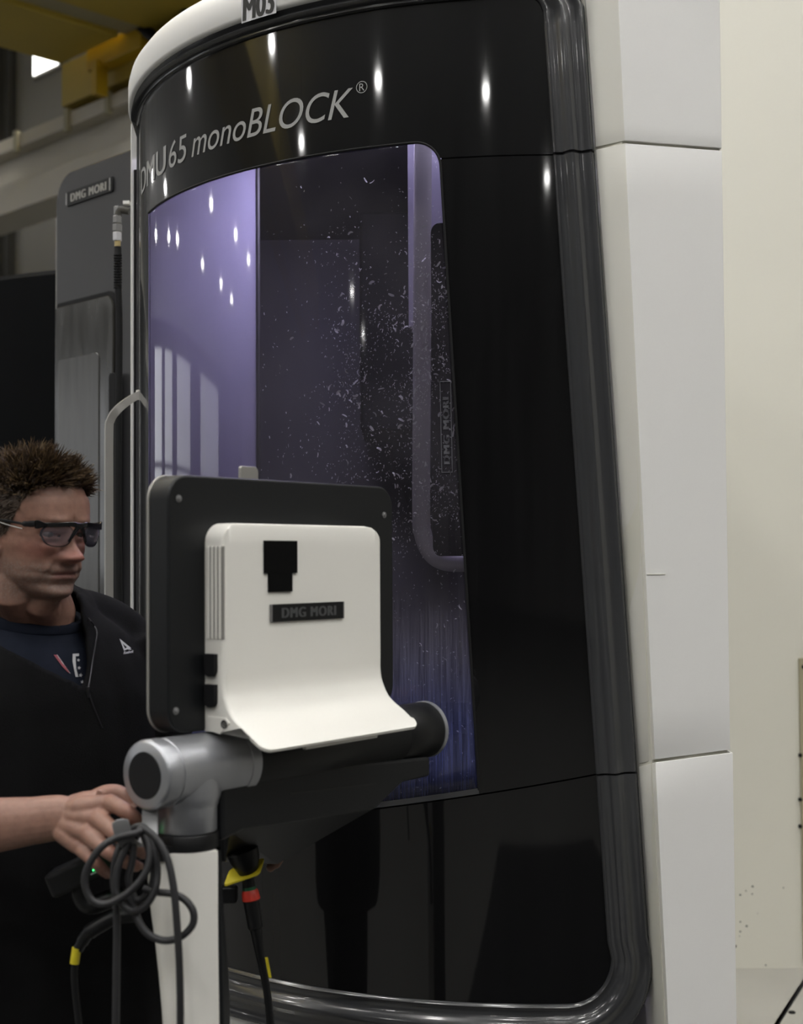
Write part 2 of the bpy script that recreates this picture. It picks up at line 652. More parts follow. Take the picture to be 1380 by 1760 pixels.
# daylight windows in the far left wall, outside the picture (mirrored in the door glass)
for i_, (qw0, qw1) in enumerate(((-1.2, 3.4), (-7.0, -3.0), (-16.0, -9.5), (-30.0, -21.0))):
    wr_ = struct(obj('window_%d' % (2 + i_), *box_vf(Vector((0, 0, 0)), HA, HB, EZ, (P1_ - 0.05, qw0 - 0.1, 0.9), (P1_ - 0.001, qw1 + 0.1, 8.4)), M_wall, smooth=False))
    for z0_, z1_ in ((1.0, 4.5), (4.7, 8.3)):
        obj('pane', *box_vf(Vector((0, 0, 0)), HA, HB, EZ, (P1_ - 0.06, qw0, z0_), (P1_ - 0.049, qw1, z1_)), M_daylight2, wr_, smooth=False)


# runway beam
def beam_p(px, py, q=Q_BEAM):
    w = on_plane(px, py, hall(0, q), HB)
    return w.dot(HA), w.z


_, zb_lo = beam_p(200, 300)
_, zb_hi = beam_p(200, 158)
rb = thing('crane_runway_beam', 'long off-white steel runway beam carrying the yellow crane under the wall', 'beam', hall(8, Q_BEAM, zb_lo))
PB = (-8.0, 34.0)
hb = zb_hi - zb_lo
obj('bottom_flange', *box_vf(Vector((0, 0, 0)), HA, HB, EZ, (PB[0], Q_BEAM, zb_lo), (PB[1], Q_BEAM + 0.45, zb_lo + 0.38 * hb)), M_beam, rb, smooth=False, bevel=0.01)
obj('web', *box_vf(Vector((0, 0, 0)), HA, HB, EZ, (PB[0], Q_BEAM + 0.16, zb_lo + 0.38 * hb), (PB[1], Q_BEAM + 0.3, zb_hi - 0.18 * hb)), M_beam, rb, smooth=False)
obj('top_flange', *box_vf(Vector((0, 0, 0)), HA, HB, EZ, (PB[0], Q_BEAM, zb_hi - 0.18 * hb), (PB[1], Q_BEAM + 0.45, zb_hi)), M_beam, rb, smooth=False, bevel=0.01)
obj('rail', *box_vf(Vector((0, 0, 0)), HA, HB, EZ, (PB[0], Q_BEAM + 0.18, zb_hi), (PB[1], Q_BEAM + 0.28, zb_hi + 0.07)), M_walldark, rb, smooth=False)
for px, py in ((30, 222), (117, 186), (187, 156), (-60, 260)):
    pp, _ = beam_p(px, py)
    obj('stiffener', *box_vf(Vector((0, 0, 0)), HA, HB, EZ, (pp - 0.03, Q_BEAM - 0.03, zb_hi - 0.24 * hb), (pp + 0.03, Q_BEAM + 0.02, zb_hi + 0.03)), M_post, rb, smooth=False)
# columns that carry the beam
for pp in (20.5, 29.0):
    obj('column', *box_vf(Vector((0, 0, 0)), HA, HB, EZ, (pp - 0.15, Q_BEAM + 0.05, 0), (pp + 0.15, Q_BEAM + 0.4, zb_lo)), M_beam, rb, smooth=False)

# overhead crane: two box girders across the hall, an end carriage on the rail
zc = zb_hi + 0.07
cr = thing('overhead_crane', 'yellow overhead travelling crane with two box girders above the machines', 'crane', hall(9.5, Q_BEAM, zc))


def gp(px, py, z):
    w = at_z(px, py, z)
    return w.dot(HA)


z_g = zc + 0.28
p_a, p_b = gp(105, 111, z_g), gp(105, 33, z_g)
p_c = gp(105, 10, z_g)
obj('girder', *box_vf(Vector((0, 0, 0)), HA, HB, EZ, (p_b, -22, z_g), (p_a, Q_BEAM - 0.2, z_g + 0.9)), M_yellow, cr, smooth=False, bevel=0.015)
obj('girder', *box_vf(Vector((0, 0, 0)), HA, HB, EZ, (p_c - 1.5, -22, z_g + 0.03), (p_c, Q_BEAM + 0.1, z_g + 0.9)), M_yellow, cr, smooth=False, bevel=0.015)
obj('walkway_plate', *box_vf(Vector((0, 0, 0)), HA, HB, EZ, (p_c - 0.02, -22, z_g + 0.05), (p_b + 0.02, Q_BEAM, z_g + 0.08)), M_post, cr, smooth=False)
pe0, _ = beam_p(112, 115)
pe1, _ = beam_p(268, 55)
obj('end_carriage', *box_vf(Vector((0, 0, 0)), HA, HB, EZ, (min(pe0, pe1) - 1.2, Q_BEAM + 0.02, zc + 0.02), (max(pe0, pe1) + 0.1, Q_BEAM + 0.42, zc + 0.42)), M_yellow, cr, smooth=False, bevel=0.01)
pf0, _ = beam_p(168, 80)
pf1, _ = beam_p(262, 55)
obj('carriage_plate', *box_vf(Vector((0, 0, 0)), HA, HB, EZ, (min(pf0, pf1), Q_BEAM - 0.12, zc + 0.16), (max(pf0, pf1), Q_BEAM + 0.02, zc + 0.36)), M_yellowbright, cr, smooth=False, bevel=0.008)
pg0, _ = beam_p(192, 120)
pg1, _ = beam_p(184, 120)
obj('buffer_post', *box_vf(Vector((0, 0, 0)), HA, HB, EZ, (min(pg0, pg1), Q_BEAM - 0.16, zc - 0.10), (max(pg0, pg1), Q_BEAM - 0.04, zc + 0.2)), M_yellowbright, cr, smooth=False)
for dp in (-0.55, 0.35):
    c_ = hall((pf0 + pf1) / 2 + dp, Q_BEAM + 0.19, zc + 0.10)
    obj('wheel', *lathe_vf(c_, HB, [(0, 0.095), (0.1, 0.095)], 20), M_walldark, cr)
ck = at_z(262, 58, zc + 0.25)
obj('cable_loop', *tube_vf(spline([ck + HA * 0.2 + EZ * 0.12, ck + EZ * -0.02, ck - HA * 0.18 - EZ * 0.12, ck - HA * 0.4 - EZ * 0.05, ck - HA * 0.6 + EZ * 0.2], 5), 0.05, 10), M_rubber, cr)

# ------------------------------------------------------------------ main machine surface (needed for the lamps)
CYX, CYY, RR = 0.29, 3.715, 0.972


def cyl_hit(px, py, R=RR):
    d = ray(px, py)
    ox, oy = CAM.x - CYX, CAM.y - CYY
    a = d.x ** 2 + d.y ** 2
    b = 2 * (ox * d.x + oy * d.y)
    c = ox * ox + oy * oy - R * R
    disc = max(b * b - 4 * a * c, 0)
    t = (-b - math.sqrt(disc)) / (2 * a)
    p = CAM + d * t
    return math.atan2(p.x - CYX, CYY - p.y), p.z, p


def surf(th, z, h=0.0):
    return Vector((CYX + (RR + h) * math.sin(th), CYY - (RR + h) * math.cos(th), z))


# ------------------------------------------------------------------ high bay lamps
Z_LAMP = 7.9
lamp_spots = []
for px, py in ((467, 74), (325, 134), (835, 157), (650, 138), (518, 244), (363, 350), (268, 403), (290, 406), (305, 410), (405, 403),
               (427, 446), (348, 454), (380, 488), (398, 514), (605, 502), (624, 573), (940, 306), (398, 210), (262, 300), (284, 322)):
    th, z, p = cyl_hit(px, py)
    n = Vector((math.sin(th), -math.cos(th), 0))
    d = ray(px, py).normalized()
    r = d - n * (2 * d.dot(n))
    if r.z <= 0.02:
        continue
    q = p + r * ((Z_LAMP - p.z) / r.z)
    hp, hq = q.dot(HA), q.dot(HB)
    if P0_ + 1 < hp < P1_ - 1 and Q0_ + 1 < hq < Q_WALL - 1:
        lamp_spots.append(q)
n_refl = len(lamp_spots)
for i in range(-4, 5):  # added overhead grid that lights the scene, kept out of the door's reflection
    for j in range(-4, 3):
        q = hall(-1.5 + i * 2.9, 1.0 + j * 3.1, Z_LAMP)
        if (q - Vector((0.3, 2.75, Z_LAMP))).length < 12.0:
            lamp_spots.append(q)
lamp0 = None
for k, q in enumerate(lamp_spots):
    lab = 'round high bay lamp outside the picture, mirrored in the door or added to light the scene'
    if lamp0 is None:
        r0 = thing('high_bay_lamp', lab, 'lamp', q, 'high bay lamps of the hall')
        obj('reflector', *lathe_vf(q, EZ, [(0.0, 0.30), (0.02, 0.31), (0.10, 0.27), (0.2, 0.16), (0.24, 0.09), (0.24, 0.0)], 24), M_steel, r0)
        obj('diffuser', *lathe_vf(q, EZ, [(-0.012, 0.0), (-0.012, 0.285), (0.0, 0.285)], 24), M_lamp, r0)
        obj('stem', *tube_vf([q + EZ * 0.24, q + EZ * (CEIL - Z_LAMP)], 0.02, 8), M_steel, r0)
        lamp0 = r0
    else:
        c = lamp0.copy()
        COL.objects.link(c)
        c.location = q
        for ch in lamp0.children:
            d_ = ch.copy()
            COL.objects.link(d_)
            d_.parent = c

# ================================================================== MAIN MACHINE
mc = thing('milling_machine', 'big white milling machine with curved glossy black door and violet lit window', 'machine', (0.0, 3.6, 0.0))

zW = cyl_hit(548, 266)[1]               # top of window
zT = cyl_hit(431, 68)[1] + 0.003        # top of black glass
zBI = cyl_hit(639, 1709)[1]             # bottom of black panel
zUS = cyl_hit(850, 268)[1]              # upper seam


def line_th(pts):
    t = [(cyl_hit(*p)[1], cyl_hit(*p)[0]) for p in pts]
    t.sort()
    A = np.polyfit([a for a, b in t], [b for a, b in t], 1)
    return lambda z: float(A[0] * z + A[1])


th_trim = line_th([(934, 22), (949, 254), (965, 500), (994, 900), (1023, 1330), (1047, 1657)])
th_winr = line_th([(757, 285), (775, 560), (795, 900), (810, 1150), (824, 1363)])
seam = [cyl_hit(*p)[:2] for p in ((650, 1390), (820, 1366), (1023, 1331), (1100, 1316))]
SA = np.polyfit([a for a, b in seam], [b for a, b in seam], 1)
z_low = lambda th: float(SA[0] * th + SA[1])
TH_L = math.radians(-83.0)
TH_WL = cyl_hit(256, 600)[0]
RC = 0.05


def winr(z):
    t = th_winr(z)
    if z > zW - RC:
        dz = min(z - (zW - RC), RC)
        t -= (RC - math.sqrt(max(RC * RC - dz * dz, 0))) / RR
    return t


def patch(tl, tr, zb, zt, nu, vs, h=0.0):
    rows = []
    for v in vs:
        row = []
        for i in range(nu + 1):
            u = i / nu
            th = 0.0
            z = 1.5
            for _ in range(4):
                th = tl(z) * (1 - u) + tr(z) * u
                z = zb(th) * (1 - v) + zt(th) * v
            row.append(surf(th, z, h))
        rows.append(row)
    return grid_vf(rows)


def lsp(n):
    return [i / n for i in range(n + 1)]


cst = lambda c: (lambda *_: c)
topvs = lsp(30) + []
# black glass header with the window corner and the strip above the seam
hp_ = patch(cst(TH_L), lambda z: th_trim(z) + 0.012, cst(zW), cst(zT + 0.004), 70, lsp(6))
up_ = patch(winr, lambda z: th_trim(z) + 0.012, cst(zUS + 0.0015), cst(zW), 14, lsp(16))
hdr = obj('header_panel', *merge(hp_, up_), M_blackglass, mc)
obj('door_pillar', *patch(winr, lambda z: th_trim(z) + 0.012, lambda t: z_low(t) + 0.0015, cst(zUS - 0.0015), 14, lsp(40) ), M_blackglass, mc)
obj('door_jamb', *patch(cst(TH_L), cst(TH_WL), lambda t: z_low(t), cst(zW), 5, lsp(8), 0.001), M_blackglass, mc)
obj('lower_panel', *patch(cst(TH_L), lambda z: th_trim(z) + 0.012, cst(zBI - 0.008), lambda t: z_low(t) - 0.0015, 70, lsp(6)), M_blackglass, mc)
# dark rubber behind the seams
obj('seal', *patch(lambda z: winr(z) + 0.005, lambda z: th_trim(z) + 0.1, cst(zUS - 0.01), cst(zUS + 0.01), 10, lsp(1), -0.004), M_rubber, mc)
obj('seal', *patch(cst(TH_WL), lambda z: th_trim(z) + 0.1, lambda t: z_low(t) - 0.01, lambda t: z_low(t) + 0.003, 40, lsp(1), -0.012), M_rubber, mc)
# the pane
wvs = [0.0] + [i / 24 * 0.94 for i in range(1, 25)] + [0.94 + 0.06 * i / 12 for i in range(1, 13)]
pane = obj('window_pane', *patch(cst(TH_WL), lambda z: winr(z), lambda t: z_low(t) + 0.012, cst(zW), 60, wvs), M_glass, mc)
pane.data.materials.append(clear_material('glass_back', (1, 1, 1), 0.1, 1.01))
sd = pane.modifiers.new('thickness', 'SOLIDIFY')
sd.thickness = 0.005
sd.offset = -1
sd.material_offset = 1
sd.material_offset_rim = 1
obj('window_sill', *patch(cst(TH_WL), lambda z: th_winr(z), lambda t: z_low(t) + 0.002, lambda t: z_low(t) + 0.013, 40, lsp(1), 0.002), M_trim, mc)
# gasket line round the window top and right edge
gk = [surf(TH_WL + (th_winr(zW) - 0.055 - TH_WL) * i / 40, zW, 0.001) for i in range(41)]
gk += [surf(winr(zW - RC + RC * math.cos(a)), zW - RC + RC * math.cos(a), 0.001) for a in [PI / 2 * i / 12 for i in range(1, 13)]]
gk += [surf(th_winr(z), z, 0.001) for z in np.linspace(zW - RC - 0.02, z_low(th_winr(1.2)) + 0.01, 30)]
obj('gasket', *tube_vf(gk, 0.0028, 6), M_rubber, mc)

# lettering on the header: flat print bent round the cylinder


def wrap_text(s, th0, th1, z0, z1, h, offset=0, shear=0.0, bold=0.0):
    V, fs = text_vf(s, offset, shear, bold=bold)
    P = [surf(th0 + (th1 - th0) * x, z0 + (z1 - z0) * y, h) for x, y, _ in V]
    return P, fs


zcap0 = (cyl_hit(590, 199)[1] + cyl_hit(340, 271)[1]) / 2
zcap1 = zcap0 + 0.061
LH = 0.0012
tcol = M_text
T = lambda px, py: cyl_hit(px, py)[0]
obj('lettering', *merge(wrap_text('DMU', T(243.5, 320), T(286, 300), zcap0, zcap1, LH, 0, bold=0.025),
                        wrap_text('65', T(291, 280), T(321, 270), zcap0, zcap1, LH, 0, 0.1),
                        wrap_text('monoBLOCK', T(330, 260), T(607, 180), zcap0, zcap1, LH, 0, 0.28)), tcol, hdr, smooth=False,
    label='light grey machine name printed on black header')
rc_, rz_ = T(622, 150), cyl_hit(622, 150)[1]
ring = []
for a in range(33):
    t = 2 * PI * a / 32
    ring.append([surf(rc_ + 0.0125 * k * math.cos(t) / RR, rz_ + 0.0125 * k * math.sin(t), LH) for k in (1.0, 0.88)])
obj('lettering', *merge(grid_vf(ring), wrap_text('R', rc_ - 0.0055, rc_ + 0.006, rz_ - 0.0075, rz_ + 0.0075, LH, -0.005)), tcol, hdr, smooth=False)

# violet decal on the pane: vertical maker's name in an outline
zd0, zd1 = cyl_hit(768, 812)[1], cyl_hit(766, 656)[1]
td0, td1 = T(762, 800), T(775, 800)
V, fs = text_vf('DMG MORI', 0, 0, 0, 1.16, bold=0.06)
dec = []
for x, y, _ in V:
    z = zd0 + (zd1 - zd0) * (0.09 + 0.74 * x)
    base = th_winr(z) - th_winr(zd0)
    dec.append(surf(td1 + base * 0.25 - (td1 - td0) * (0.1 + 0.8 * y), z, 0.0012))
fr_ = []
for (u, v) in ((0, 0), (1, 0), (1, 1), (0, 1), (0, 0)):
    fr_.append((u, v))
edge = []
for (u0, v0), (u1, v1) in zip(fr_[:-1], fr_[1:]):
    for k in range(12):
        u, v = u0 + (u1 - u0) * k / 12, v0 + (v1 - v0) * k / 12
        z = zd0 + (zd1 - zd0) * v
        base = th_winr(z) - th_winr(zd0)
        edge.append(surf(td0 - 0.003 + base * 0.25 + (td1 - td0 + 0.006) * u, z, 0.0008))
edge.append(edge[0])
M_decal = pbr('grey_decal', (0.085, 0.085, 0.10), 0.5, var=0.1)
obj('decal', *merge((dec, fs), tube_vf(edge, 0.0009, 5, caps=False)), M_decal, pane, smooth=False, label='small grey maker name decal in an outlined box')

# gunmetal frame swept round the door
SW_R, SW_B, SW_T, SW_L = 0.083, 0.104, 0.036, 0.016


def trim_path():
    pts = []   # (theta, z, width)
    thb = th_trim(zBI)
    rb_ = 0.085
    ths = TH_L + 0.02
    for i in range(60):
        pts.append((ths + (thb - rb_ / RR - ths) * i / 59, zBI, SW_B))
    for i in range(1, 13):
        a = PI / 2 * i / 12
        pts.append((thb - rb_ / RR + rb_ / RR * math.sin(a), zBI + rb_ - rb_ * math.cos(a), SW_B + (SW_R - SW_B) * i / 12))
    rt = 0.03
    for z in np.linspace(zBI + rb_, zT - rt, 60)[1:]:
        pts.append((th_trim(z) , float(z), SW_R))
    tht = th_trim(zT)
    for i in range(1, 9):
        a = PI / 2 * i / 8
        pts.append((tht - rt / RR + rt / RR * math.cos(a), zT - rt + rt * math.sin(a), SW_R + (SW_T - SW_R) * i / 8))
    for i in range(1, 61):
        pts.append((tht - rt / RR + (ths + 0.02 - tht + rt / RR) * i / 60, zT, SW_T))
    for i in range(1, 9):
        a = PI / 2 * i / 8
        pts.append((ths + 0.02 - 0.02 * math.sin(a), zT - 0.02 + 0.02 * math.cos(a), SW_T + (SW_L - SW_T) * i / 8))
    for z in np.linspace(zT - 0.02, zBI, 30)[1:]:
        pts.append((ths, float(z), SW_L))
    return pts


TPROF = [(0, -0.002), (0.015, 0.007), (0.05, 0.009), (0.10, 0.0055), (0.22, 0.0055), (0.29, 0.012), (0.36, 0.019), (0.42, 0.021),
         (0.49, 0.019), (0.57, 0.012), (0.68, 0.009), (0.79, 0.013), (0.86, 0.017), (0.91, 0.016), (0.945, 0.010), (0.96, 0.004), (1.0, 0.003), (1.0, -0.02)]


def sweep_trim(pts, prof=TPROF):
    k_ = lambda w: 0.35 + 0.65 * min(1, max(0, (w - SW_L) / (SW_T - SW_L)))
    rows = []
    for i, (th, z, w) in enumerate(pts):
        a = pts[max(i - 1, 0)]
        b = pts[min(i + 1, len(pts) - 1)]
        ds, dz = (b[0] - a[0]) * RR, b[1] - a[1]
        l = math.hypot(ds, dz) or 1
        nx, nz = dz / l, -ds / l
        rows.append([surf(th + nx * t * w / RR, z + nz * t * w, h * k_(w)) for t, h in prof])
    return grid_vf(rows)


tp = trim_path()
i0 = next(i for i, p in enumerate(tp) if i > 72 and p[1] > z_low(p[0]) - 0.004)
i1 = next(i for i, p in enumerate(tp) if i > 72 and p[1] > zUS - 0.004)
zcut = lambda z: (th_trim(z), z, SW_R)
low_ = tp[:i0] + [zcut(z_low(tp[i0][0]) - 0.002)]
mid_ = [zcut(z_low(tp[i0][0]) + 0.002)] + [p for p in tp[i0:i1] if p[1] > z_low(tp[i0][0]) + 0.004] + [zcut(zUS - 0.003)]
upp_ = [zcut(zUS + 0.003)] + [p for p in tp[i1:] if p[1] > zUS + 0.004 or p[0] < -0.5]
for nm, pp in (('frame_trim', low_), ('frame_trim', mid_), ('frame_trim', upp_)):
    obj(nm, *sweep_trim(pp), M_trim, mc, angle=60)
obj('frame_seal', *merge(sweep_trim([zcut(zUS - 0.012), zcut(zUS), zcut(zUS + 0.012)], [(t, h - 0.004) for t, h in TPROF]),
                         sweep_trim([zcut(z_low(tp[i0][0]) - 0.012), zcut(z_low(tp[i0][0])), zcut(z_low(tp[i0][0]) + 0.012)], [(t, h - 0.004) for t, h in TPROF])),
    M_rubber, mc)

# white housing to the right: strip, ridge, receding facet, side wall
OUT_Y = 2.80
OUT_X = at_y(1251, 1000, OUT_Y).x
ridge_pts = [(at_y(x, y, 2.70).z, at_y(x, y, 2.70).x) for x, y in ((1065, 2), (1072, 243), (1086, 500), (1106, 900), (1128, 1310), (1145, 1730))]
RA = np.polyfit([a for a, b in ridge_pts], [b for a, b in ridge_pts], 2)
ridge_x = lambda z: float(RA[0] * z * z + RA[1] * z + RA[2])


def housing_row(z, dz=(0, 0, 0), grow=0.0):
    to = th_trim(z) + (SW_R + 0.003) / RR
    a0 = surf(to, z + dz[0], -0.03)
    a = surf(to, z + dz[0], 0.003 + grow)
    zr = z + dz[1]
    b = Vector((ridge_x(zr), 2.70 - grow, zr))
    c = Vector((OUT_X + grow, OUT_Y - grow, z + dz[2]))
    d = Vector((OUT_X + grow, 4.65, z + dz[2]))
    return [a0, a, b, c, d]


zs_u = (cyl_hit(1020, 256)[1], at_y(1073, 244, 2.70).z, at_y(1238, 257, OUT_Y).z)
zs_l = (cyl_hit(1101, 1315)[1], at_y(1129, 1308, 2.70).z, at_y(1253, 1291, OUT_Y).z)
G = 0.0025


def housing(z_bot, z_top, name, grow=0.0):
    rows = []
    for i in range(13):
        t = i / 12
        zb = [a * (1 - t) + b * t for a, b in zip(z_bot, z_top)]
        rows.append(housing_row(zb[0], (0, zb[1] - zb[0], zb[2] - zb[0]), grow))
    o = obj(name, *grid_vf(rows), M_white, mc, angle=5, mats=[M_white, M_strip], fmat=[1 if k % 4 == 1 else 0 for k in range(48)])
    s = o.modifiers.new('thickness', 'SOLIDIFY')
    s.thickness = 0.004
    s.offset = -1
    b = o.modifiers.new('bevel', 'BEVEL')
    b.width = 0.004
    b.segments = 3
    b.limit_method = 'ANGLE'
    b.angle_limit = math.radians(7)
    return o


housing((0.12,) * 3, tuple(z - G for z in zs_l), 'housing_panel', 0.004)
housing(tuple(z + G for z in zs_l), tuple(z - G for z in zs_u), 'housing_panel')
housing(tuple(z + G for z in zs_u), (2.80,) * 3, 'housing_panel')
zfs = at_y(1115, 987, 2.72).z
obj('panel_joint', *merge(box_vf(Vector((ridge_x(zfs) + 0.002, 2.7015, zfs)), Vector((OUT_X - ridge_x(zfs), OUT_Y - 2.70, 0)), EY, EZ, (0, -0.0022, -0.0007), (0.22, 0.004, 0.0007))), M_cream, mc, smooth=False)
# inner backing of the seams in the housing
obj('housing_core', *merge(grid_vf([[v + Vector((-0.005, 0.007, 0)) for v in housing_row(z)] for z in (0.12, 0.8, 1.6, 2.2, 2.78)])), M_cream, mc)
# left post of the housing
lp_ = []
for z in (0.12, 1.0, 2.0, zT + 0.03):
    lp_.append([surf(math.radians(a), z, h) for a, h in ((-85.0, -0.02), (-85.0, 0.024), (-85.5, 0.027), (-90, 0.027), (-96, 0.02), (-103, -0.01))] +
               [Vector((-0.60, 4.62, z))])
obj('side_post', *grid_vf(lp_), M_white, mc)
obj('post_slot', *grid_vf([[surf(math.radians(a), z, h) for a, h in ((-83.2, -0.02), (-83.3, 0.014), (-83.6, 0.0165), (-85, 0.0165), (-85.1, -0.02))] for z in (0.2, 1.2, zT - 0.10)]), M_rubber, mc)
# hood over the door
HPROF = [(-0.03, zT + 0.030), (0.010, zT + 0.031), (0.022, zT + 0.033), (0.027, zT + 0.040), (0.027, zT + 0.085), (0.022, zT + 0.105), (0.008, zT + 0.124),
         (-0.012, zT + 0.138), (-0.06, zT + 0.148), (-0.3, zT + 0.155), (-0.6, zT + 0.158)]
rows = []
for i in range(81):
    th = math.radians(-112 + (112 + 20) * i / 80)
    rows.append([surf(th, z, h) for h, z in HPROF])
hood = obj('hood', *grid_vf(rows), M_white, mc, angle=60)
zm0 = cyl_hit(443, 29, RR + 0.028)[1]
tm0, tm1 = cyl_hit(417, 10, RR + 0.028)[0], cyl_hit(472, 10, RR + 0.028)[0]
rows = [[surf(tm0 + (tm1 - tm0 + 0.008) * u - 0.004, zm0 - 0.003 + 0.058 * v, 0.0278) for u in lsp(8)] for v in lsp(4)]
obj('asset_label', *grid_vf(rows), M_labelpaper, mc)
obj('lettering', *wrap_text('M03', tm0, tm1, zm0, zm0 + 0.05, 0.0285, 0.0, 0.05, bold=0.05), M_ink, hood, smooth=False, label='bold black characters on a label')
# body behind: top, back, floor plinth
obj('body_shell', *merge(wbox((-0.58, 4.6, 0.1), (OUT_X, 4.65, 2.80)), wbox((-0.56, 3.70, 2.80), (OUT_X, 4.65, 2.84)), wbox((-0.66, 2.95, 0.02), (OUT_X - 0.02, 4.6, 0.13))), M_white, mc, smooth=False)
# white sill below the frame
zs_ = zBI - SW_B
obj('base_skirt', *patch(cst(TH_L), lambda z: th_trim(z) + (SW_R) / RR, cst(0.1), cst(zs_ + 0.004), 50, lsp(3), 0.004), M_white, mc)

# cabin behind the glass
li_a = Vector((at_y(236, 600, 3.64).x, 3.64, 0))
li_b = Vector((at_y(444, 600, 3.50).x, 3.50, 0))
zi0, zi1 = 0.9, 2.62
obj('cabin_side', *grid_vf([[li_a + EZ * z, li_b + EZ * z, li_b + EZ * z + Vector((-0.06, 0.25, 0))] for z in (zi0, zi1)]), M_lavender, mc, angle=20)
obj('cabin_edge', *tube_vf([li_b + EZ * zi0, li_b + EZ * zi1], 0.006, 8), M_greymetal, mc)
obj('cabin_back', *merge(wbox((-0.60, 4.55, zi0), (0.62, 4.58, zi1)), wbox((0.60, 3.0, zi0), (0.62, 4.58, zi1)), wbox((-0.62, 3.5, zi0 - 0.02), (0.62, 4.58, zi0)), prism_vf([surf(math.radians(a), zi1, -0.03) for a in range(-76, 18, 4)] + [Vector((0.6, 4.58, zi1)), Vector((-0.6, 4.58, zi1))], [surf(math.radians(a), zi1 + 0.02, -0.03) for a in range(-76, 18, 4)] + [Vector((0.6, 4.58, zi1 + 0.02)), Vector((-0.6, 4.58, zi1 + 0.02))])), M_cabin, mc, smooth=False)
# spindle head and table inside the cabin
obj('spindle_head', *merge(wbox((-0.12, 4.1, 1.95), (0.28, 4.5, 2.6)), lathe_vf(Vector((0.08, 4.25, 1.95)), -EZ, [(0, 0.12), (0.12, 0.11), (0.16, 0.08), (0.24, 0.06), (0.24, 0.0)], 28)), M_greydark, mc, angle=30, bevel=0.01)
obj('rotary_table', *merge(lathe_vf(Vector((0.08, 3.75, 0.92)), EZ, [(0, 0.30), (0.22, 0.30), (0.24, 0.28), (0.24, 0.0)], 40)), M_greydark, mc, angle=30)
obj('cabin_light', *wbox((-0.40, 3.16, zi1 - 0.04), (0.20, 3.24, zi1 - 0.004)), M_cabinled, mc, smooth=False, label='violet white lamp strip in the cabin roof')
obj('cabin_light', *prism_vf([surf(math.radians(a), zi1 - 0.03, -0.05) for a in range(-36, 13, 4)] + [surf(math.radians(a), zi1 - 0.03, -0.09) for a in range(12, -37, -4)], [surf(math.radians(a), zi1 - 0.005, -0.05) for a in range(-36, 13, 4)] + [surf(math.radians(a), zi1 - 0.005, -0.09) for a in range(12, -37, -4)]), M_cabinfill, mc, smooth=False, label='added violet white fill light hidden behind the header')  # second strip is an added fill, out of sight, for inner band and rail
# door rail and inner frame behind the glass on the right
hI = -0.15


def inner(px, py, h=hI):
    t, z, _ = cyl_hit(px, py, RR + h)
    return surf(t, z, h)


zx0 = cyl_hit(724, 240, RR + hI)[1]
rp = [inner(727, 232), inner(726, 400), inner(725, 650), inner(724, 880), inner(727, 918), inner(737, 945), inner(755, 962), inner(785, 968), inner(850, 966)]
obj('inner_rail', *tube_vf(spline(rp, 8), 0.019, 12, squash=0.5, up=Vector((1, 0, 0))), M_cabinrail, mc)
tI = lambda px, h=-0.20: cyl_hit(px, 500, RR + h)[0]
obj('inner_band', *patch(cst(tI(702)), cst(tI(800)), cst(cyl_hit(730, 560, RR - 0.20)[1]), cst(zW + 0.10), 6, lsp(3), -0.20), M_lavender, mc)
zi_a, zi_b = cyl_hit(760, 383, RR - 0.12)[1], cyl_hit(760, 956, RR - 0.12)[1]
pts = rrect(tI(741, -0.12), zi_b, tI(835, -0.12), zi_a, 0.02)
obj('inner_plate', *prism_vf([surf(t, z, -0.120) for t, z in pts], [surf(t, z, -0.128) for t, z in pts]), M_greydark, mc)

# chips stuck to the glass: the larger ones one by one, the fine dust as stuff


def chip_vf(P, n_, size, seed):
    r = random.Random(seed)
    a = r.uniform(0, 2 * PI) if r.random() < 0.5 else r.gauss(PI / 2, 0.5)
    tx = Vector((math.cos(math.atan2(n_.y, n_.x) + PI / 2), math.sin(math.atan2(n_.y, n_.x) + PI / 2), 0))
    curl = r.uniform(-1, 1) * 2.2
    p = P.copy()
    w = size * r.uniform(0.09, 0.2)
    rows = []
    k = 5
    for i in range(k + 1):
        d = tx * math.cos(a) + EZ * math.sin(a)
        s = tx * -math.sin(a) + EZ * math.cos(a)
        ww = w * (0.4 + 0.6 * math.sin(PI * (i + 0.5) / (k + 1)))
        rows.append([p - s * ww, p + s * ww + n_ * w, ])
        p = p + d * (size / k) + n_ * (r.uniform(0, 0.2) * size / k)
        a += curl / k
    return grid_vf(rows)


def chip_spot():
    while True:
        px, py = random.uniform(445, 822), random.uniform(285, 1365)
        if py > 830 and px < 672:
            continue
        t, z, _ = cyl_hit(px, py)
        if t > winr(z) - 0.006 or z < z_low(t) + 0.02 or z > zW - 0.03:
            continue
        d = 0.05 + 0.95 * smoothstep(470, 700, px) * smoothstep(320, 560, py)
        if py > 960:
            d = 0.16
        d *= 0.25 + 1.5 * max(0, mnoise.noise(Vector((px / 70, py / 90, 3))) + 0.25)
        if random.random() < d:
            return t, z


protos = []
for k in range(200):
    t, z = chip_spot()
    n_ = Vector((math.sin(t), -math.cos(t), 0))
    P = surf(t, z, -0.0075)
    o = obj('metal_chip', *chip_vf(P, -n_, random.choice((0.006, 0.008, 0.010, 0.013)), k), M_chip, pane, origin=P)
V_, F_ = [], []
for k in range(2600):
    t, z = chip_spot()
    n_ = Vector((math.sin(t), -math.cos(t), 0))
    v, f = chip_vf(surf(t, z, -0.007), -n_, random.uniform(0.0012, 0.0045), 1000 + k)
    m_ = len(V_)
    V_ += v
    F_ += [tuple(i + m_ for i in q) for q in f]
o = obj('chip_dust', V_, F_, M_chip, pane, smooth=False)
o['kind'] = 'stuff'

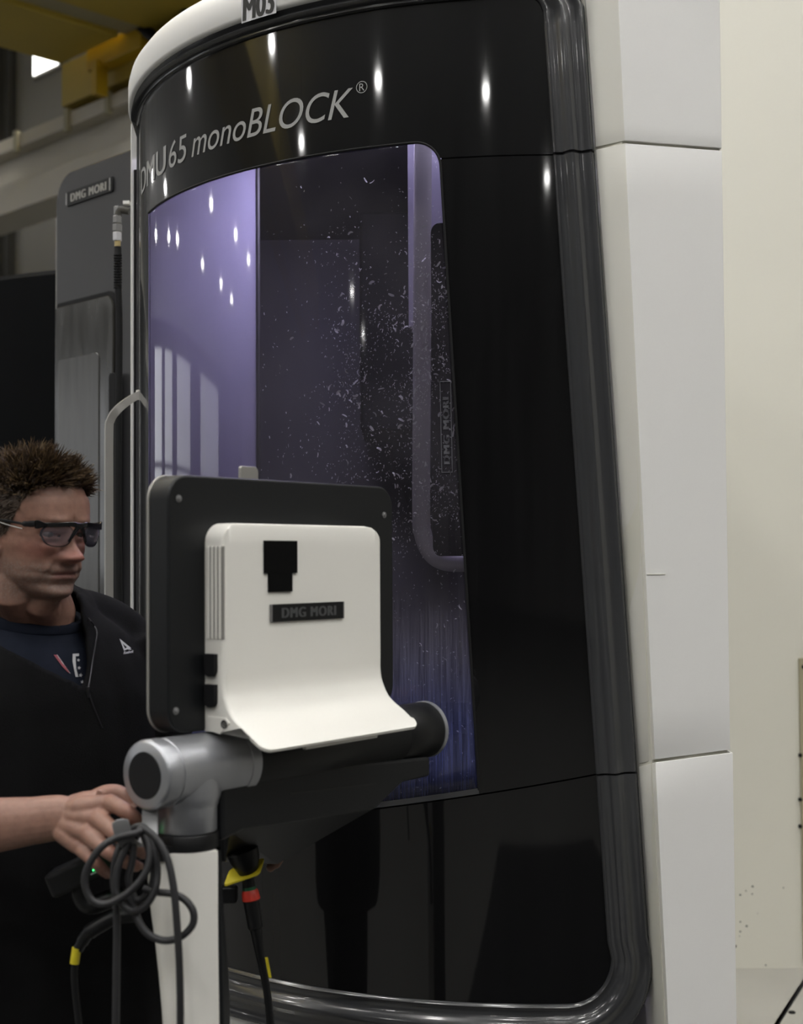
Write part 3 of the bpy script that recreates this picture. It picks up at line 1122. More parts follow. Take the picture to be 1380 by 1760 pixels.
# door handle on the left of the door
hY = 3.47
hpts = [at_y(240, 678, 3.50), at_y(222, 688, 3.49), at_y(202, 704, hY), at_y(190, 722, hY), at_y(187, 748, hY), at_y(187, 900, hY), at_y(187, 1100, hY), at_y(187, 1230, hY),
        at_y(192, 1262, hY), at_y(205, 1283, hY), at_y(240, 1300, 3.50)]
hd = obj('door_handle', *tube_vf(spline(hpts, 6), 0.0115, 4, squash=1.3, up=Vector((0.7, 0.7, 0))), M_handle, mc, angle=60, bevel=0.002, label='satin grey bow handle')
obj('handle_mount', *merge(*[tube_vf([at_y(236, y, 3.52), at_y(246, y + s, 3.52)], 0.013, 10) for y, s in ((679, -2), (1301, 2))]), M_handle, mc)

# ================================================================== OPERATOR CONSOLE
P0 = at_y(249, 1333, 1.95)
U = Vector((0.614, 0.789, 0)).normalized()
Wn = Vector((U.y, -U.x, 0))
CON = lambda u, v, w: P0 + U * u + EZ * v + Wn * w


def uvw(p):
    d = p - P0
    return d.dot(U), d.z, d.dot(Wn)


def on_w(px, py, w):
    return uvw(on_plane(px, py, P0 + Wn * w, Wn))


def on_u(px, py, u):
    return uvw(on_plane(px, py, P0 + U * u, U))


con = thing('operator_console', 'machine control console with ivory back cover on a white column in front', 'console', (P0.x + 0.05, P0.y + 0.06, 0.0))
RT = 0.0492
# swivel joint
T_U = 0.080
sj = obj('swivel_joint', *lathe_vf(P0, U, [(0.0, RT - 0.005), (0.003, RT - 0.001), (0.006, RT), (0.027, RT), (0.028, RT - 0.0022), (0.031, RT - 0.0022), (0.032, RT - 0.0008), (0.165, RT - 0.0008),
                                           (0.166, RT + 0.0005), (0.184, RT + 0.0005), (0.186, RT - 0.003)], 56), M_silver, con, angle=50)
obj('end_cap', *lathe_vf(P0 - U * 0.001, U, [(-0.0005, 0.0), (-0.0005, RT * 0.66), (0.002, RT * 0.68)], 40), M_darkplastic, sj, label='dark round end cap')
tdepth = -(at_y(322, 1428, CON(T_U, 0, 0).y).z - P0.z)
RV = 0.0425
obj('tee_neck', *lathe_vf(CON(T_U, 0, 0), -EZ, [(0.0, RV + 0.004), (0.035, RV + 0.006), (0.045, RV + 0.003), (0.055, RV), (tdepth - 0.002, RV), (tdepth, RV - 0.002)], 48), M_silver, con, angle=50)
obj('collar', *lathe_vf(CON(T_U, -tdepth, 0), -EZ, [(0.0, RV + 0.001), (0.002, RV + 0.0025), (0.022, RV + 0.0025), (0.024, RV)], 48), M_blackplastic, con, angle=50)
# column: white shell at the left, black spine at the right
cc = CON(T_U, 0, 0)
ztop = P0.z - tdepth - 0.023
Rv = Vector((0.93, 0.36, 0)).normalized()        # towards the black spine
Fv = Vector((Rv.y, -Rv.x, 0))
cw, ck_ = [], []
for z in np.linspace(ztop, 0.03, 26):
    k = ztop - z
    lf = 0.044 + 0.012 * math.exp(-((k - 0.04) / 0.07) ** 2) - 0.012 * smoothstep(0.1, 0.3, k)
    rt_ = 0.034 + 0.002 * smoothstep(0.1, 0.3, k)
    rs_ = 0.043 + 0.013 * smoothstep(0.0, 0.25, k)
    dp = 0.044
    ring = []
    for a in np.linspace(-90, -270, 15):
        r_ = math.radians(a)
        ring.append(Vector((cc.x, cc.y, z)) + Rv * (-lf * (-math.cos(r_)) ** 0.75) + Fv * (-dp * math.sin(r_) if False else dp * (-math.sin(r_))))
    front = Vector((cc.x, cc.y, z)) + Rv * rt_ + Fv * dp
    back = Vector((cc.x, cc.y, z)) + Rv * rt_ - Fv * dp
    s0 = ring[0] - Vector((cc.x, cc.y, z))
    if s0.dot(Fv) < 0:
        ring = ring[::-1]
    cw.append([front] + ring + [back])
    ck_.append([Vector((cc.x, cc.y, z)) + Rv * x + Fv * y for x, y in ((rt_, dp), (rt_ + 0.3 * (rs_ - rt_), dp), (rs_, dp * 0.6), (rs_, -dp * 0.6), (rt_, -dp))])
V, fs = grid_vf(cw, close_v=True)
obj('column', V, fs + [tuple(range(len(cw[0])))], M_cover, con, angle=45)
obj('column_spine', *grid_vf(ck_, close_v=True), M_darkplastic, con, angle=50, bevel=0.002)
nk = at_y(286, 1466, cc.y - 0.03)
obj('column_notch', *box_vf(nk, Rv, Fv, EZ, (-0.016, -0.012, -0.008), (0.014, 0.016, 0.012)), M_blackplastic, con, smooth=False)
obj('column_foot', *lathe_vf(Vector((cc.x, cc.y, 0)), EZ, [(0, 0.20), (0.012, 0.20), (0.025, 0.17), (0.03, 0.07), (0.05, 0.06)], 40), M_darkplastic, con, angle=40)
# black tube
obj('tube', *lathe_vf(CON(0.186, 0, 0), U, [(0, RT - 0.002), (0.02, RT - 0.001), (0.36, RT - 0.001), (0.361, RT - 0.002), (0.363, RT - 0.001), (0.455, RT - 0.001), (0.457, RT - 0.003)], 48), M_blackplastic, con, angle=50)
obj('tube_end_ring', *lathe_vf(CON(0.641, 0, 0), U, [(0, RT - 0.003), (0.001, RT), (0.009, RT), (0.012, RT - 0.004), (0.012, 0.0)], 48), M_silver, con, angle=50)
# console body under the tube
bw = 0.03
body = [on_w(x, y, bw)[:2] for x, y in ((376, 1446), (414, 1427), (476, 1418), (639, 1392), (688, 1345), (735, 1334), (735, 1300), (376, 1330))]
bb = obj('console_body', *prism_vf([CON(u, v, 0.036) for u, v in body], [CON(u, v, -0.05) for u, v in body]), M_darkplastic, con, smooth=False, bevel=0.006)
sl = [on_w(x, y, 0.0363)[:2] for x, y in ((498, 1363), (647, 1346), (647, 1348.5), (498, 1366))]
obj('slot', *prism_vf([CON(u, v, 0.0368) for u, v in sl], [CON(u, v, 0.034) for u, v in sl]), M_ink, con, smooth=False)
# keyboard tray behind and below
tl = [on_w(x, y, -0.05) for x, y in ((390, 1430), (640, 1390))]
kb = [CON(tl[0][0], tl[0][1], -0.045), CON(tl[1][0], tl[1][1], -0.045)]
kb2 = [on_plane(480, 1483, CON(0, 0, -0.14), Wn), on_plane(385, 1478, CON(0, 0, -0.14), Wn)]
kb3 = [on_plane(455, 1480, CON(0, 0, -0.30), Wn), on_plane(330, 1478, CON(0, 0, -0.30), Wn)]
top_ = [p + EZ * 0.035 for p in (kb[0], kb[1], kb2[0], kb3[0], kb3[1], kb2[1])]
bot_ = [kb[0], kb[1], kb2[0], kb3[0], kb3[1], kb2[1]]
obj('keyboard_tray', *prism_vf(bot_, top_), M_blackplastic, con, smooth=False, bevel=0.004)

# screen housing
wp = 0.003
u0, v1_, _ = on_w(289, 814, wp)
u1 = on_w(675, 860, wp)[0]
v0_ = on_w(283, 1266, wp)[1]
loop = rrect(u0, v0_, u1, v1_, 0.036, 8)
scr = obj('screen_housing', *prism_vf([CON(u, v, wp) for u, v in loop], [CON(u, v, wp - 0.041) for u, v in loop]), M_darkplastic, con, bevel=0.0035, angle=30)
loop2 = rrect(u0 + 0.012, v0_ + 0.012, u1 - 0.012, v1_ - 0.012, 0.02, 4)
obj('screen', *prism_vf([CON(u, v, wp - 0.0405) for u, v in loop2], [CON(u, v, wp - 0.0425) for u, v in loop2]), M_blackglass, con, smooth=False)
ret = rrect(u0 + 0.0015, v0_ + 0.0015, u1 - 0.0015, v1_ - 0.0015, 0.036, 8)
obj('bezel_edge', *prism_vf([CON(u, v, wp - 0.0400) for u, v in rrect(u0 - 0.0012, v0_ - 0.0012, u1 + 0.0012, v1_ + 0.0012, 0.0365, 8)],
                            [CON(u, v, wp - 0.0445) for u, v in rrect(u0 - 0.0012, v0_ - 0.0012, u1 + 0.0012, v1_ + 0.0012, 0.0365, 8)]), M_handle, con, bevel=0.001)
s0_ = None
for px, py in ((307, 857), (660, 885), (302, 1222), (663, 1218)):
    u, v, w = on_w(px, py, wp)
    P = CON(u, v, wp)
    if s0_ is None:
        s0_ = obj('screw', *lathe_vf(P, Wn, [(0, 0.0055), (0.001, 0.0055), (0.0012, 0.0035), (0.0026, 0.003), (0.003, 0.0015), (0.003, 0.0)], 14), M_steel, scr, origin=P, label='small bright screw')
    else:
        c = s0_.copy()
        COL.objects.link(c)
        c.location = P - WLOC[scr.name]
tu0, tv0, _ = on_w(411, 830, wp - 0.02)
tu1, tv1, _ = on_w(441, 803, wp - 0.02)
tb = rrect(min(tu0, tu1), tv0 - 0.01, max(tu0, tu1), tv1, (0, 0, 0.008, 0.004), 4)
obj('top_tab', *prism_vf([CON(u, v, wp - 0.016) for u, v in tb], [CON(u, v, wp - 0.022) for u, v in tb]), M_handle, con, bevel=0.001, label='small rounded grey tab')

# ivory cover with the flared apron
wc = wp + 0.038
c0 = on_w(384, 1000, wc)[0]
c1 = on_w(656, 1000, wc)[0]
cvt = on_w(410, 899, wc)[1]
ap = [on_u(x, y, c0) for x, y in ((381, 1150), (383, 1178), (388, 1203), (401, 1234), (429, 1263), (453, 1291))]
prof = [(wp - 0.001, cvt), (wc - 0.008, cvt), (wc - 0.002, cvt - 0.002), (wc, cvt - 0.008)]
for k in range(1, 8):
    prof.append((wc, cvt - 0.008 + (ap[0][1] - cvt + 0.008) * k / 8))
aps = spline([Vector((wc, ap[0][1], 0))] + [Vector((max(a[2], wc), a[1], 0)) for a in ap[1:]], 6)
prof += [(p.x, p.y) for p in aps]
wt, vt = prof[-1]
n_front = len(prof)
prof += [(wt - 0.002, vt - 0.004), (wt - 0.012, vt + 0.002), (wt - 0.03, vt + 0.018), (wp + 0.03, RT + 0.001), (wp - 0.001, RT + 0.001)]
rows = []
NS = 60
edges_u = []
for i in range(NS + 1):
    t = i / NS
    # finer near both ends
    s = 0.5 - 0.5 * math.cos(PI * t)
    edges_u.append(c0 + (c1 - c0) * s)
fa = [0.0]
for k in range(1, n_front):
    fa.append(fa[-1] + math.hypot(prof[k][0] - prof[k - 1][0], prof[k][1] - prof[k - 1][1]))
for u in edges_u:
    du = min(u - c0, c1 - u)
    rt1 = 0.030 if u - c0 < c1 - u else 0.038
    top = cvt - (rt1 - math.sqrt(max(rt1 ** 2 - (rt1 - min(du, rt1)) ** 2, 0)))
    rf = 0.007
    ins = rf - math.sqrt(max(rf ** 2 - (rf - min(du, rf)) ** 2, 0))
    rtip = 0.018
    tip = (rtip - math.sqrt(max(rtip ** 2 - (rtip - min(du, rtip)) ** 2, 0)))
    row = []
    for k, (w, v) in enumerate(prof):
        vv = min(v, top)
        ww = w
        if 2 <= k < n_front:
            ww = w - ins * 0.9
        sl_ = fa[-1] - tip
        pw, pv = np.interp(sl_, fa, [q[0] for q in prof[:n_front]]), np.interp(sl_, fa, [q[1] for q in prof[:n_front]])
        if k < n_front and fa[k] > sl_:
            ww, vv = pw, pv
        elif k >= n_front and k < n_front + 3:
            ww, vv = min(w, pw - (wt - w)), max(v, pv - (vt - v))
            if k == n_front:
                ww, vv = pw - 0.002, pv - 0.004
        row.append(CON(u, vv, ww))
    rows.append(row)
V, fs = grid_vf(rows, close_v=True)
n = len(prof)
fs += [tuple(range(n))[::-1], tuple(range(len(V) - n, len(V)))]
cov = obj('rear_cover', V, fs, M_cover, con, angle=38)
# grooves: slats of the vent on the cheek of the cover
for k in range(4):
    w_ = wp + 0.006 + k * 0.0078
    va, vb = on_u(360, 1098, c0)[1], cvt - 0.034
    obj('vent_slat', *box_vf(CON(c0, 0, w_), U, EZ, Wn, (-0.0022, va, 0), (0.004, vb, 0.0042)), M_cover, cov, smooth=False, bevel=0.001)
    obj('vent_gap', *box_vf(CON(c0, 0, w_), U, EZ, Wn, (-0.0004, va, 0.0043), (0.004, vb, 0.0076)), M_handle, cov, smooth=False)
for ya, yb in ((1123, 1163), (1175, 1216)):
    q0 = on_u(353, ya, c0)
    q1 = on_u(371, yb, c0)
    lp2 = rrect(wp + 0.004, q1[1], wp + 0.026, q0[1], (0.009, 0.009, 0.001, 0.001), 5)
    obj('plug_cover', *prism_vf([CON(c0 - 0.007, v, w) for w, v in lp2], [CON(c0 + 0.002, v, w) for w, v in lp2]), M_rubber, cov, bevel=0.0015, label='black rubber plug cover')
hx = [on_u(x, y, c0 - 0.0006) for x, y in ((354, 1238), (358, 1231), (388, 1234), (395, 1243), (378, 1262), (362, 1257))]
obj('latch_plate', *prism_vf([CON(c0 - 0.0012, a[1], a[2]) for a in hx], [CON(c0 + 0.002, a[1], a[2]) for a in hx]), M_cover, cov, smooth=False, bevel=0.0006)
bp_ = on_u(386, 1245, c0)
obj('button', *lathe_vf(CON(c0 + 0.001, bp_[1], bp_[2]), -U, [(0, 0.0062), (0.0025, 0.0062), (0.003, 0.005), (0.0022, 0.0045), (0.0022, 0)], 24), M_darkplastic, cov, label='small dark round button')
# lower clip under the apron
ca, cb = on_w(527, 1290, wt - 0.006), on_w(650, 1279, wt - 0.006)
obj('apron_clip', *box_vf(CON(0, 0, wt - 0.010), U, EZ, Wn, (ca[0], vt - 0.009, -0.004), (cb[0], vt - 0.001, 0.003)), M_cover, con, smooth=False, bevel=0.001)
# hook tape and badge on the cover


def wplate(name, px0, py0, px1, py1, w, t, mat, parent, r=0.001, label=None, bevel=0.0006):
    a, b = on_w(px0, py0, w), on_w(px1, py1, w)
    lp = rrect(min(a[0], b[0]), min(a[1], b[1]), max(a[0], b[0]), max(a[1], b[1]), r, 3)
    o = obj(name, *prism_vf([CON(u, v, w + t) for u, v in lp], [CON(u, v, w - 0.001) for u, v in lp]), mat, parent, smooth=False, bevel=bevel, label=label)
    return o, (min(a[0], b[0]), min(a[1], b[1]), max(a[0], b[0]), max(a[1], b[1]))


wplate('hook_tape', 452.5, 929, 509, 985, wc, 0.003, M_velcro, cov, label='black hook tape square')
wplate('hook_tape', 460, 984, 500.5, 1016.5, wc, 0.003, M_velcro, cov, label='smaller black hook tape strip')
bo, bx = wplate('badge', 464, 1039, 587.5, 1062.5, wc, 0.0035, M_blackplastic, cov, r=0.002, label='black maker badge', bevel=0.001)
V, fs = text_vf('DMG MORI', 0, 0, 0.0, 1.18, bold=0.07)
bw_, bh_ = bx[2] - bx[0], bx[3] - bx[1]
obj('lettering', [CON(bx[0] + bw_ * (0.13 + 0.76 * x), bx[1] + bh_ * (0.21 + 0.58 * y), wc + 0.0039) for x, y, _ in V], fs, M_textgrey, bo, smooth=False)
for dx in (0.0, bw_):
    obj('badge_edge', *box_vf(CON(bx[0] + dx, 0, wc), U, EZ, Wn, (-0.001, bx[1], 0), (0.001, bx[3], 0.0042)), M_steel, cov, smooth=False)

# hook bracket with tongue under the swivel joint
hk = [at_y(258, 1388, 1.962), at_y(258, 1420, 1.955), at_y(256, 1440, 1.945), at_y(244, 1452, 1.925), at_y(226, 1452, 1.905), at_y(214, 1440, 1.895), at_y(208, 1420, 1.892), at_y(206, 1408, 1.892)]
hs = spline(hk, 6)
rows = []
for i, p in enumerate(hs):
    t = i / (len(hs) - 1)
    d = (hs[min(i + 1, len(hs) - 1)] - hs[max(i - 1, 0)]).normalized()
    side = Vector((0.80, -0.2, 0.0)) * (1 - t) + Vector((0.86, 0.5, 0)) * t
    side = (side - d * side.dot(d)).normalized()
    nn = d.cross(side).normalized()
    hw = 0.0115 if t < 0.93 else 0.0115 * math.sqrt(max(0.05, 1 - ((t - 0.93) / 0.075) ** 2))
    rows.append([p + side * hw + nn * 0.002, p - side * hw + nn * 0.002, p - side * hw - nn * 0.002, p + side * hw - nn * 0.002])
V, fs = grid_vf(rows, close_v=True)
fs += [(0, 1, 2, 3), (len(V) - 4, len(V) - 3, len(V) - 2, len(V) - 1)]
obj('hook', V, fs, M_steel, con, angle=50, bevel=0.0008, label='grey flat cable hook')

# ------------------------------------------------------------------ coiled cable on the hook
K = lambda x, y, Y: at_y(60 + x / 4.6, 1340 + y / 4.6, Y)
s1 = [at_y(198, 1800, 1.90), K(640, 1900, 1.90), K(645, 1500, 1.90), K(648, 1150, 1.90), K(640, 950, 1.90), K(622, 780, 1.905), K(640, 620, 1.905), K(690, 490, 1.91), K(760, 400, 1.905), K(840, 368, 1.90),
      K(905, 430, 1.895), K(945, 560, 1.89), K(968, 720, 1.89), K(950, 870, 1.885), K(880, 990, 1.885), K(780, 1035, 1.89), K(690, 985, 1.89), K(640, 870, 1.892), K(655, 700, 1.895), K(720, 540, 1.9),
      K(790, 430, 1.905), K(835, 400, 1.905)]
s2 = [K(850, 395, 1.895), K(790, 425, 1.888), K(640, 462, 1.885), K(510, 550, 1.88), K(415, 700, 1.88), K(395, 830, 1.88), K(445, 945, 1.88), K(540, 985, 1.88), K(660, 945, 1.88), K(770, 865, 1.88), K(860, 760, 1.882),
      K(900, 660, 1.885), K(905, 540, 1.89), K(880, 450, 1.895), K(845, 420, 1.9), K(790, 470, 1.905), K(770, 640, 1.905), K(740, 800, 1.905), K(800, 950, 1.905), K(890, 900, 1.9), K(940, 750, 1.9), K(900, 560, 1.9), K(850, 410, 1.9)]
s3 = [K(800, 440, 1.90), K(850, 385, 1.895), K(960, 470, 1.89), K(1045, 620, 1.885), K(1095, 840, 1.88), K(1118, 1080, 1.878), K(1138, 1380, 1.878), K(1148, 1700, 1.88), K(1150, 2000, 1.885), at_y(311, 1810, 1.89)]
s4 = [K(860, 860, 1.90), K(960, 888, 1.895), K(1080, 902, 1.892), K(1180, 945, 1.89), K(1250, 1040, 1.888), K(1245, 1150, 1.888), K(1150, 1245, 1.888), K(1020, 1272, 1.89), K(900, 1225, 1.892), K(825, 1130, 1.895), K(790, 1030, 1.9), K(740, 930, 1.9)]
rC = 0.0050
cab = tag(obj('coiled_cable', *merge(*[tube_vf(spline(s, 8), rC, 10) for s in (s1, s2, s3, s4)]), M_cable), 'dark grey cable looped in coils on the console hook, in front of white column', 'cable')

# ------------------------------------------------------------------ hand pendant under the hand
pd = thing('hand_pendant', 'black hand pendant with green light held under the operator hand', 'pendant', at_y(150, 1500, 2.03))
pdx = (at_y(208, 1460, 2.03) - at_y(92, 1512, 2.03)).normalized()
pdy = Vector((pdx.z * -1, 0.0, pdx.x)).normalized()
pdz = pdx.cross(pdy).normalized()
pc0 = at_y(92, 1508, 2.075)
obj('body', *box_vf(pc0, pdx, EY, pdx.cross(EY), (-0.005, -0.03, -0.026), (0.15, 0.03, 0.010)), M_blackplastic, pd, smooth=False, bevel=0.006)
obj('grip', *tube_vf(spline([at_y(140, 1515, 2.07), at_y(140, 1540, 2.07), at_y(155, 1556, 2.07), at_y(190, 1545, 2.07), at_y(215, 1540, 2.07)], 6), 0.014, 12), M_blackplastic, pd)
lp0 = at_y(161.5, 1493, 2.035)
obj('light', *box_vf(lp0, pdx, EY, EZ, (-0.0014, -0.002, -0.0026), (0.0014, 0.006, 0.0032)), M_led, pd, smooth=False, label='small green light')
obj('rim', *tube_vf([at_y(156, 1503, 2.034), at_y(167, 1499, 2.034), at_y(178, 1492, 2.034)], 0.0012, 6), M_steel, pd)
obj('stem', *tube_vf(spline([at_y(235, 1572, 2.05), at_y(200, 1576, 2.05), at_y(172, 1590, 2.05), at_y(150, 1606, 2.05), at_y(134, 1632, 2.05)], 6), [0.011] * 18 + [0.009] * 4 + [0.0075] * 3, 12), M_blackplastic, pd)
pcb = thing('pendant_cable', 'thin black cable hanging from pendant with yellow wrap tag at its top', 'cable', at_y(130, 1660, 2.05))
obj('cable', *tube_vf(spline([at_y(133, 1634, 2.05), at_y(128, 1665, 2.05), at_y(129, 1700, 2.05), at_y(136, 1765, 2.05), at_y(140, 1830, 2.05)], 6), 0.0050, 10), M_blackplastic, pcb)
tg = [at_y(132, 1629, 2.048), at_y(130, 1642, 2.048), at_y(128, 1656, 2.048)]
obj('tag', *tube_vf(tg, 0.0068, 12), M_yellowtag, pcb, label='yellow wrap tag')

# ------------------------------------------------------------------ plug hanging under the console
pl = thing('emergency_plug', 'black plug with red collar and yellow ring hanging under the console', 'plug', at_y(430, 1540, 2.25))
pY = 2.25
ptop, pbot = at_y(424, 1500, pY), at_y(447, 1640, pY)
pdv = (pbot - ptop).normalized()
obj('dome', *lathe_vf(at_y(414, 1455, pY), (at_y(430, 1505, pY) - at_y(414, 1455, pY)), [(0.0, 0.02), (0.008, 0.026), (0.022, 0.024), (0.042, 0.016), (0.05, 0.010)], 28), M_blackplastic, pl)
yr = rrect(-0.026, -0.020, 0.034, 0.020, 0.006, 3)
yx = (at_y(448, 1490, pY) - at_y(384, 1512, pY)).normalized()
yc = at_y(416, 1502, pY)
yy = Vector((0.12, 0.90, 0.42)).normalized()
obj('yellow_plate', *prism_vf([yc + yx * a + yy * b for a, b in yr], [yc + yx * a + yy * b + EZ * 0.003 for a, b in yr]), M_yellowtag, pl, smooth=False, label='yellow backing plate')
obj('neck', *lathe_vf(ptop - pdv * 0.005, pdv, [(0, 0.013), (0.012, 0.013), (0.013, 0.010), (0.03, 0.010)], 20), M_blackplastic, pl)
obj('green_ring', *lathe_vf(at_y(428, 1524, pY), pdv, [(0, 0.011), (0.005, 0.011)], 20), M_green, pl)
obj('red_collar', *lathe_vf(at_y(429, 1529, pY), pdv, [(0.0, 0.0115), (0.004, 0.0135), (0.016, 0.0145), (0.018, 0.012)], 24), M_red, pl, angle=50, label='red release collar')
obj('plug_body', *lathe_vf(at_y(431, 1546, pY), pdv, [(0, 0.013), (0.045, 0.012), (0.046, 0.0095), (0.08, 0.0075), (0.1, 0.006)], 20), M_blackplastic, pl, angle=50)
obj('cable', *tube_vf(spline([at_y(446, 1632, pY), at_y(452, 1668, pY), at_y(459, 1705, pY), at_y(465, 1765, pY), at_y(468, 1850, pY)], 6), 0.0062, 10), M_blackplastic, pl)
obj('tag', *box_vf(at_y(461, 1663, pY - 0.007), (at_y(464, 1682, pY) - at_y(458, 1650, pY)).normalized(), EX, EY, (-0.016, -0.0022, -0.001), (0.016, 0.0022, 0.001)), M_yellowtag, pl, smooth=False, label='narrow yellow tag')
sw = at_y(393, 1537, 2.27)
obj('switch_block', *box_vf(sw, EX, EY, EZ, (-0.014, -0.012, -0.013), (0.014, 0.012, 0.013)), M_blackplastic, pl, smooth=False, bevel=0.004)

# ================================================================== MACHINES BEHIND
gP = at_y(160, 400, 4.6)


def gpl(px, py, dq=0.0):
    w = on_plane(px, py, gP - HB * dq, HB)
    return w.dot(HA), w.z


qg = gP.dot(HB)
GQ = lambda p, z, dq=0.0: HA * p + EZ * z + HB * (qg - dq)
gl_, _ = gpl(96, 400)
gr_, _ = gpl(236, 400)
_, gz_f = gpl(170, 287)
_, gz_t = gpl(170, 252)
gm = thing('grey_machine', 'tall dark grey machine with maker badge behind the white door post', 'machine', GQ((gl_ + gr_) / 2, 0, -0.6))
lo = rrect(gr_, 0.05, gl_, gz_f + 0.02, (0.01, 0.01, 0.10, 0.01), 8)
fl = [GQ(p, z) for p, z in lo]
cap = rrect(gr_, 0.05, gl_ + 0.0, gz_t + 0.03, (0.01, 0.01, 0.14, 0.01), 8)
bl = [GQ(p, z, -0.16) for p, z in cap]
bk = [GQ(p, z, -0.30) for p, z in cap]
n = len(fl)
V = fl + bl + bk
fs = [tuple(range(n))]
for a in (0, n):
    for i in range(n):
        j = (i + 1) % n
        fs.append((a + i, a + j, a + n + j, a + n + i))
fs.append(tuple(range(2 * n, 3 * n)))
obj('cabinet_body', V, fs, M_greymetal, gm, angle=12, bevel=0.006)
# bright edge strip
obj('edge_strip', *box_vf(Vector((0, 0, 0)), HA, HB, EZ, (gl_ - 0.002, qg + 0.004, 0.1), (gl_ + 0.006, qg + 0.03, gz_f - 0.12)), M_handle, gm, smooth=False)
a, b = gpl(112, 355, 0.01), gpl(191, 303, 0.01)
b0, b1 = gpl(112, 330, 0.01), gpl(191, 328, 0.01)
zl0, zl1 = a[1], b0[1]
bl_ = rrect(b[0], zl0, a[0], zl1, 0.006, 3)
gb = obj('badge', *prism_vf([GQ(p, z, 0.006) for p, z in bl_], [GQ(p, z, -0.002) for p, z in bl_]), M_blackplastic, gm, smooth=False, bevel=0.002, label='black maker badge with silver letters')
V, fs = text_vf('DMG MORI', 0, 0, 0, 1.18, bold=0.07)
obj('lettering', [GQ(a[0] - (a[0] - b[0]) * (0.10 + 0.78 * x), zl0 + (zl1 - zl0) * (0.22 + 0.56 * y), 0.0068) for x, y, _ in V], fs, M_textsilver, gb, smooth=False)
obj('badge_edge', *merge(*[box_vf(Vector((0, 0, 0)), HA, HB, EZ, (pp - 0.003, qg - 0.008, zl0 + 0.004), (pp + 0.003, qg, zl1 - 0.004)) for pp in (a[0] - 0.004, b[0] + 0.012)]), M_chrome, gm, smooth=False)
# lower door with rounded top corner, smoked window
d0, d1 = gpl(99, 522, 0.0), gpl(203, 520)
dz = gpl(150, 510)[1]
dl = rrect(d1[0], 0.4, d0[0], dz, (0.01, 0.01, 0.012, 0.05), 6)
obj('door_gap', *prism_vf([GQ(p, z, 0.003) for p, z in dl], [GQ(p, z, -0.004) for p, z in dl]), M_rubber, gm, smooth=False)
dl = rrect(d1[0] + 0.012, 0.4, d0[0] - 0.004, dz - 0.016, (0.01, 0.01, 0.010, 0.045), 6)
M_smoke = pbr('smoked_door', (0.028, 0.027, 0.024), 0.16, var=0.5, scale=3, aniso=(6, 6, 1.2), rvar=0.06)
M_smokelight = pbr('hazy_window', (0.05, 0.049, 0.046), 0.22, var=0.45, scale=4, aniso=(7, 7, 1.0))
gd = obj('door', *prism_vf([GQ(p, z, 0.012) for p, z in dl], [GQ(p, z, 0.0) for p, z in dl]), M_smoke, gm, smooth=False, bevel=0.003)
e0, e1 = gpl(101, 620, 0.012), gpl(171, 605, 0.012)
dl = rrect(e1[0], 0.75, e0[0], (e0[1] + e1[1]) / 2, (0.02, 0.02, 0.01, 0.02), 5)
obj('door_window', *prism_vf([GQ(p, z, 0.015) for p, z in dl], [GQ(p, z, 0.01) for p, z in dl]), M_smokelight, gd, smooth=False, bevel=0.002)
h0 = gpl(192, 640, 0.03)
obj('door_grip', *prism_vf([GQ(p, z, 0.03) for p, z in rrect(h0[0] - 0.02, 0.9, h0[0] + 0.02, h0[1], 0.018, 5)], [GQ(p, z, 0.01) for p, z in rrect(h0[0] - 0.02, 0.9, h0[0] + 0.02, h0[1], 0.018, 5)]), M_rubber, gm, smooth=False, bevel=0.003)

# black cabinet further left with bowed front
bP = at_y(94, 462, 5.3)
bq = bP.dot(HB)
bp0 = bP.dot(HA) + 0.0
zt_ = bP.z
bkm = thing('black_cabinet', 'matt black machine cabinet with bowed front behind the operator head', 'cabinet', HA * (bp0 + 0.7) + HB * bq)
rows = []
for z, dz2 in ((0.05, 0), (1.2, 0), (zt_ - 0.02, 1), (zt_, 1)):
    row = []
    for i in range(25):
        t = i / 24
        bow = 0.16 * (1 - (2 * t - 1) ** 2)
        ins = 0.02 if z == zt_ else 0.0
        row.append(HA * (bp0 + 1.5 * t) + HB * (bq - bow + ins) + EZ * z)
    row += [HA * (bp0 + 1.5) + HB * (bq + 1.0) + EZ * z, HA * bp0 + HB * (bq + 1.0) + EZ * z]
    rows.append(row)
V, fs = grid_vf(rows, close_v=True)
n = len(rows[0])
fs.append(tuple(range(len(V) - n, len(V))))
obj('cabinet_body', V, fs, M_greydark, bkm, angle=35)

# hose with couplings
hs_ = thing('air_hose', 'black hose with grey screw couplings hanging beside the white door post', 'hose', at_y(205, 400, 3.85))
HY = 3.82
hx_ = lambda x, y: at_y(x, y, HY)
obj('wall_bracket', *box_vf(hx_(217, 349), EX, EY, EZ, (-0.008, -0.008, -0.005), (0.010, 0.01, 0.005)), M_white, hs_, smooth=False, bevel=0.001)
obj('elbow', *tube_vf(spline([hx_(222, 363), hx_(212, 361), hx_(204, 362), hx_(202, 372)], 5), 0.0105, 12), M_walldark, hs_)
for y0, y1, r_, mm in ((355, 371, 0.0095, M_steel), (371, 385, 0.0125, M_steel), (385.5, 399, 0.0135, M_steel), (399, 415, 0.0125, M_labelpaper)):
    o = obj('coupling_nut', *lathe_vf(hx_(201.5, y0), -EZ, [(0, r_ - 0.001), (0.002, r_), ((y1 - y0) / 2400 * HY - 0.003, r_), ((y1 - y0) / 2400 * HY - 0.001, r_ - 0.001)], 6 if r_ > 0.01 else 16), mm, hs_, smooth=False)
obj('ferrule', *lathe_vf(hx_(202, 414), -EZ, [(0, 0.0085), (0.018, 0.0085)], 16), M_brass, hs_, label='brass ferrule')
pr = [(0, 0.0095), (0.02, 0.0105)]
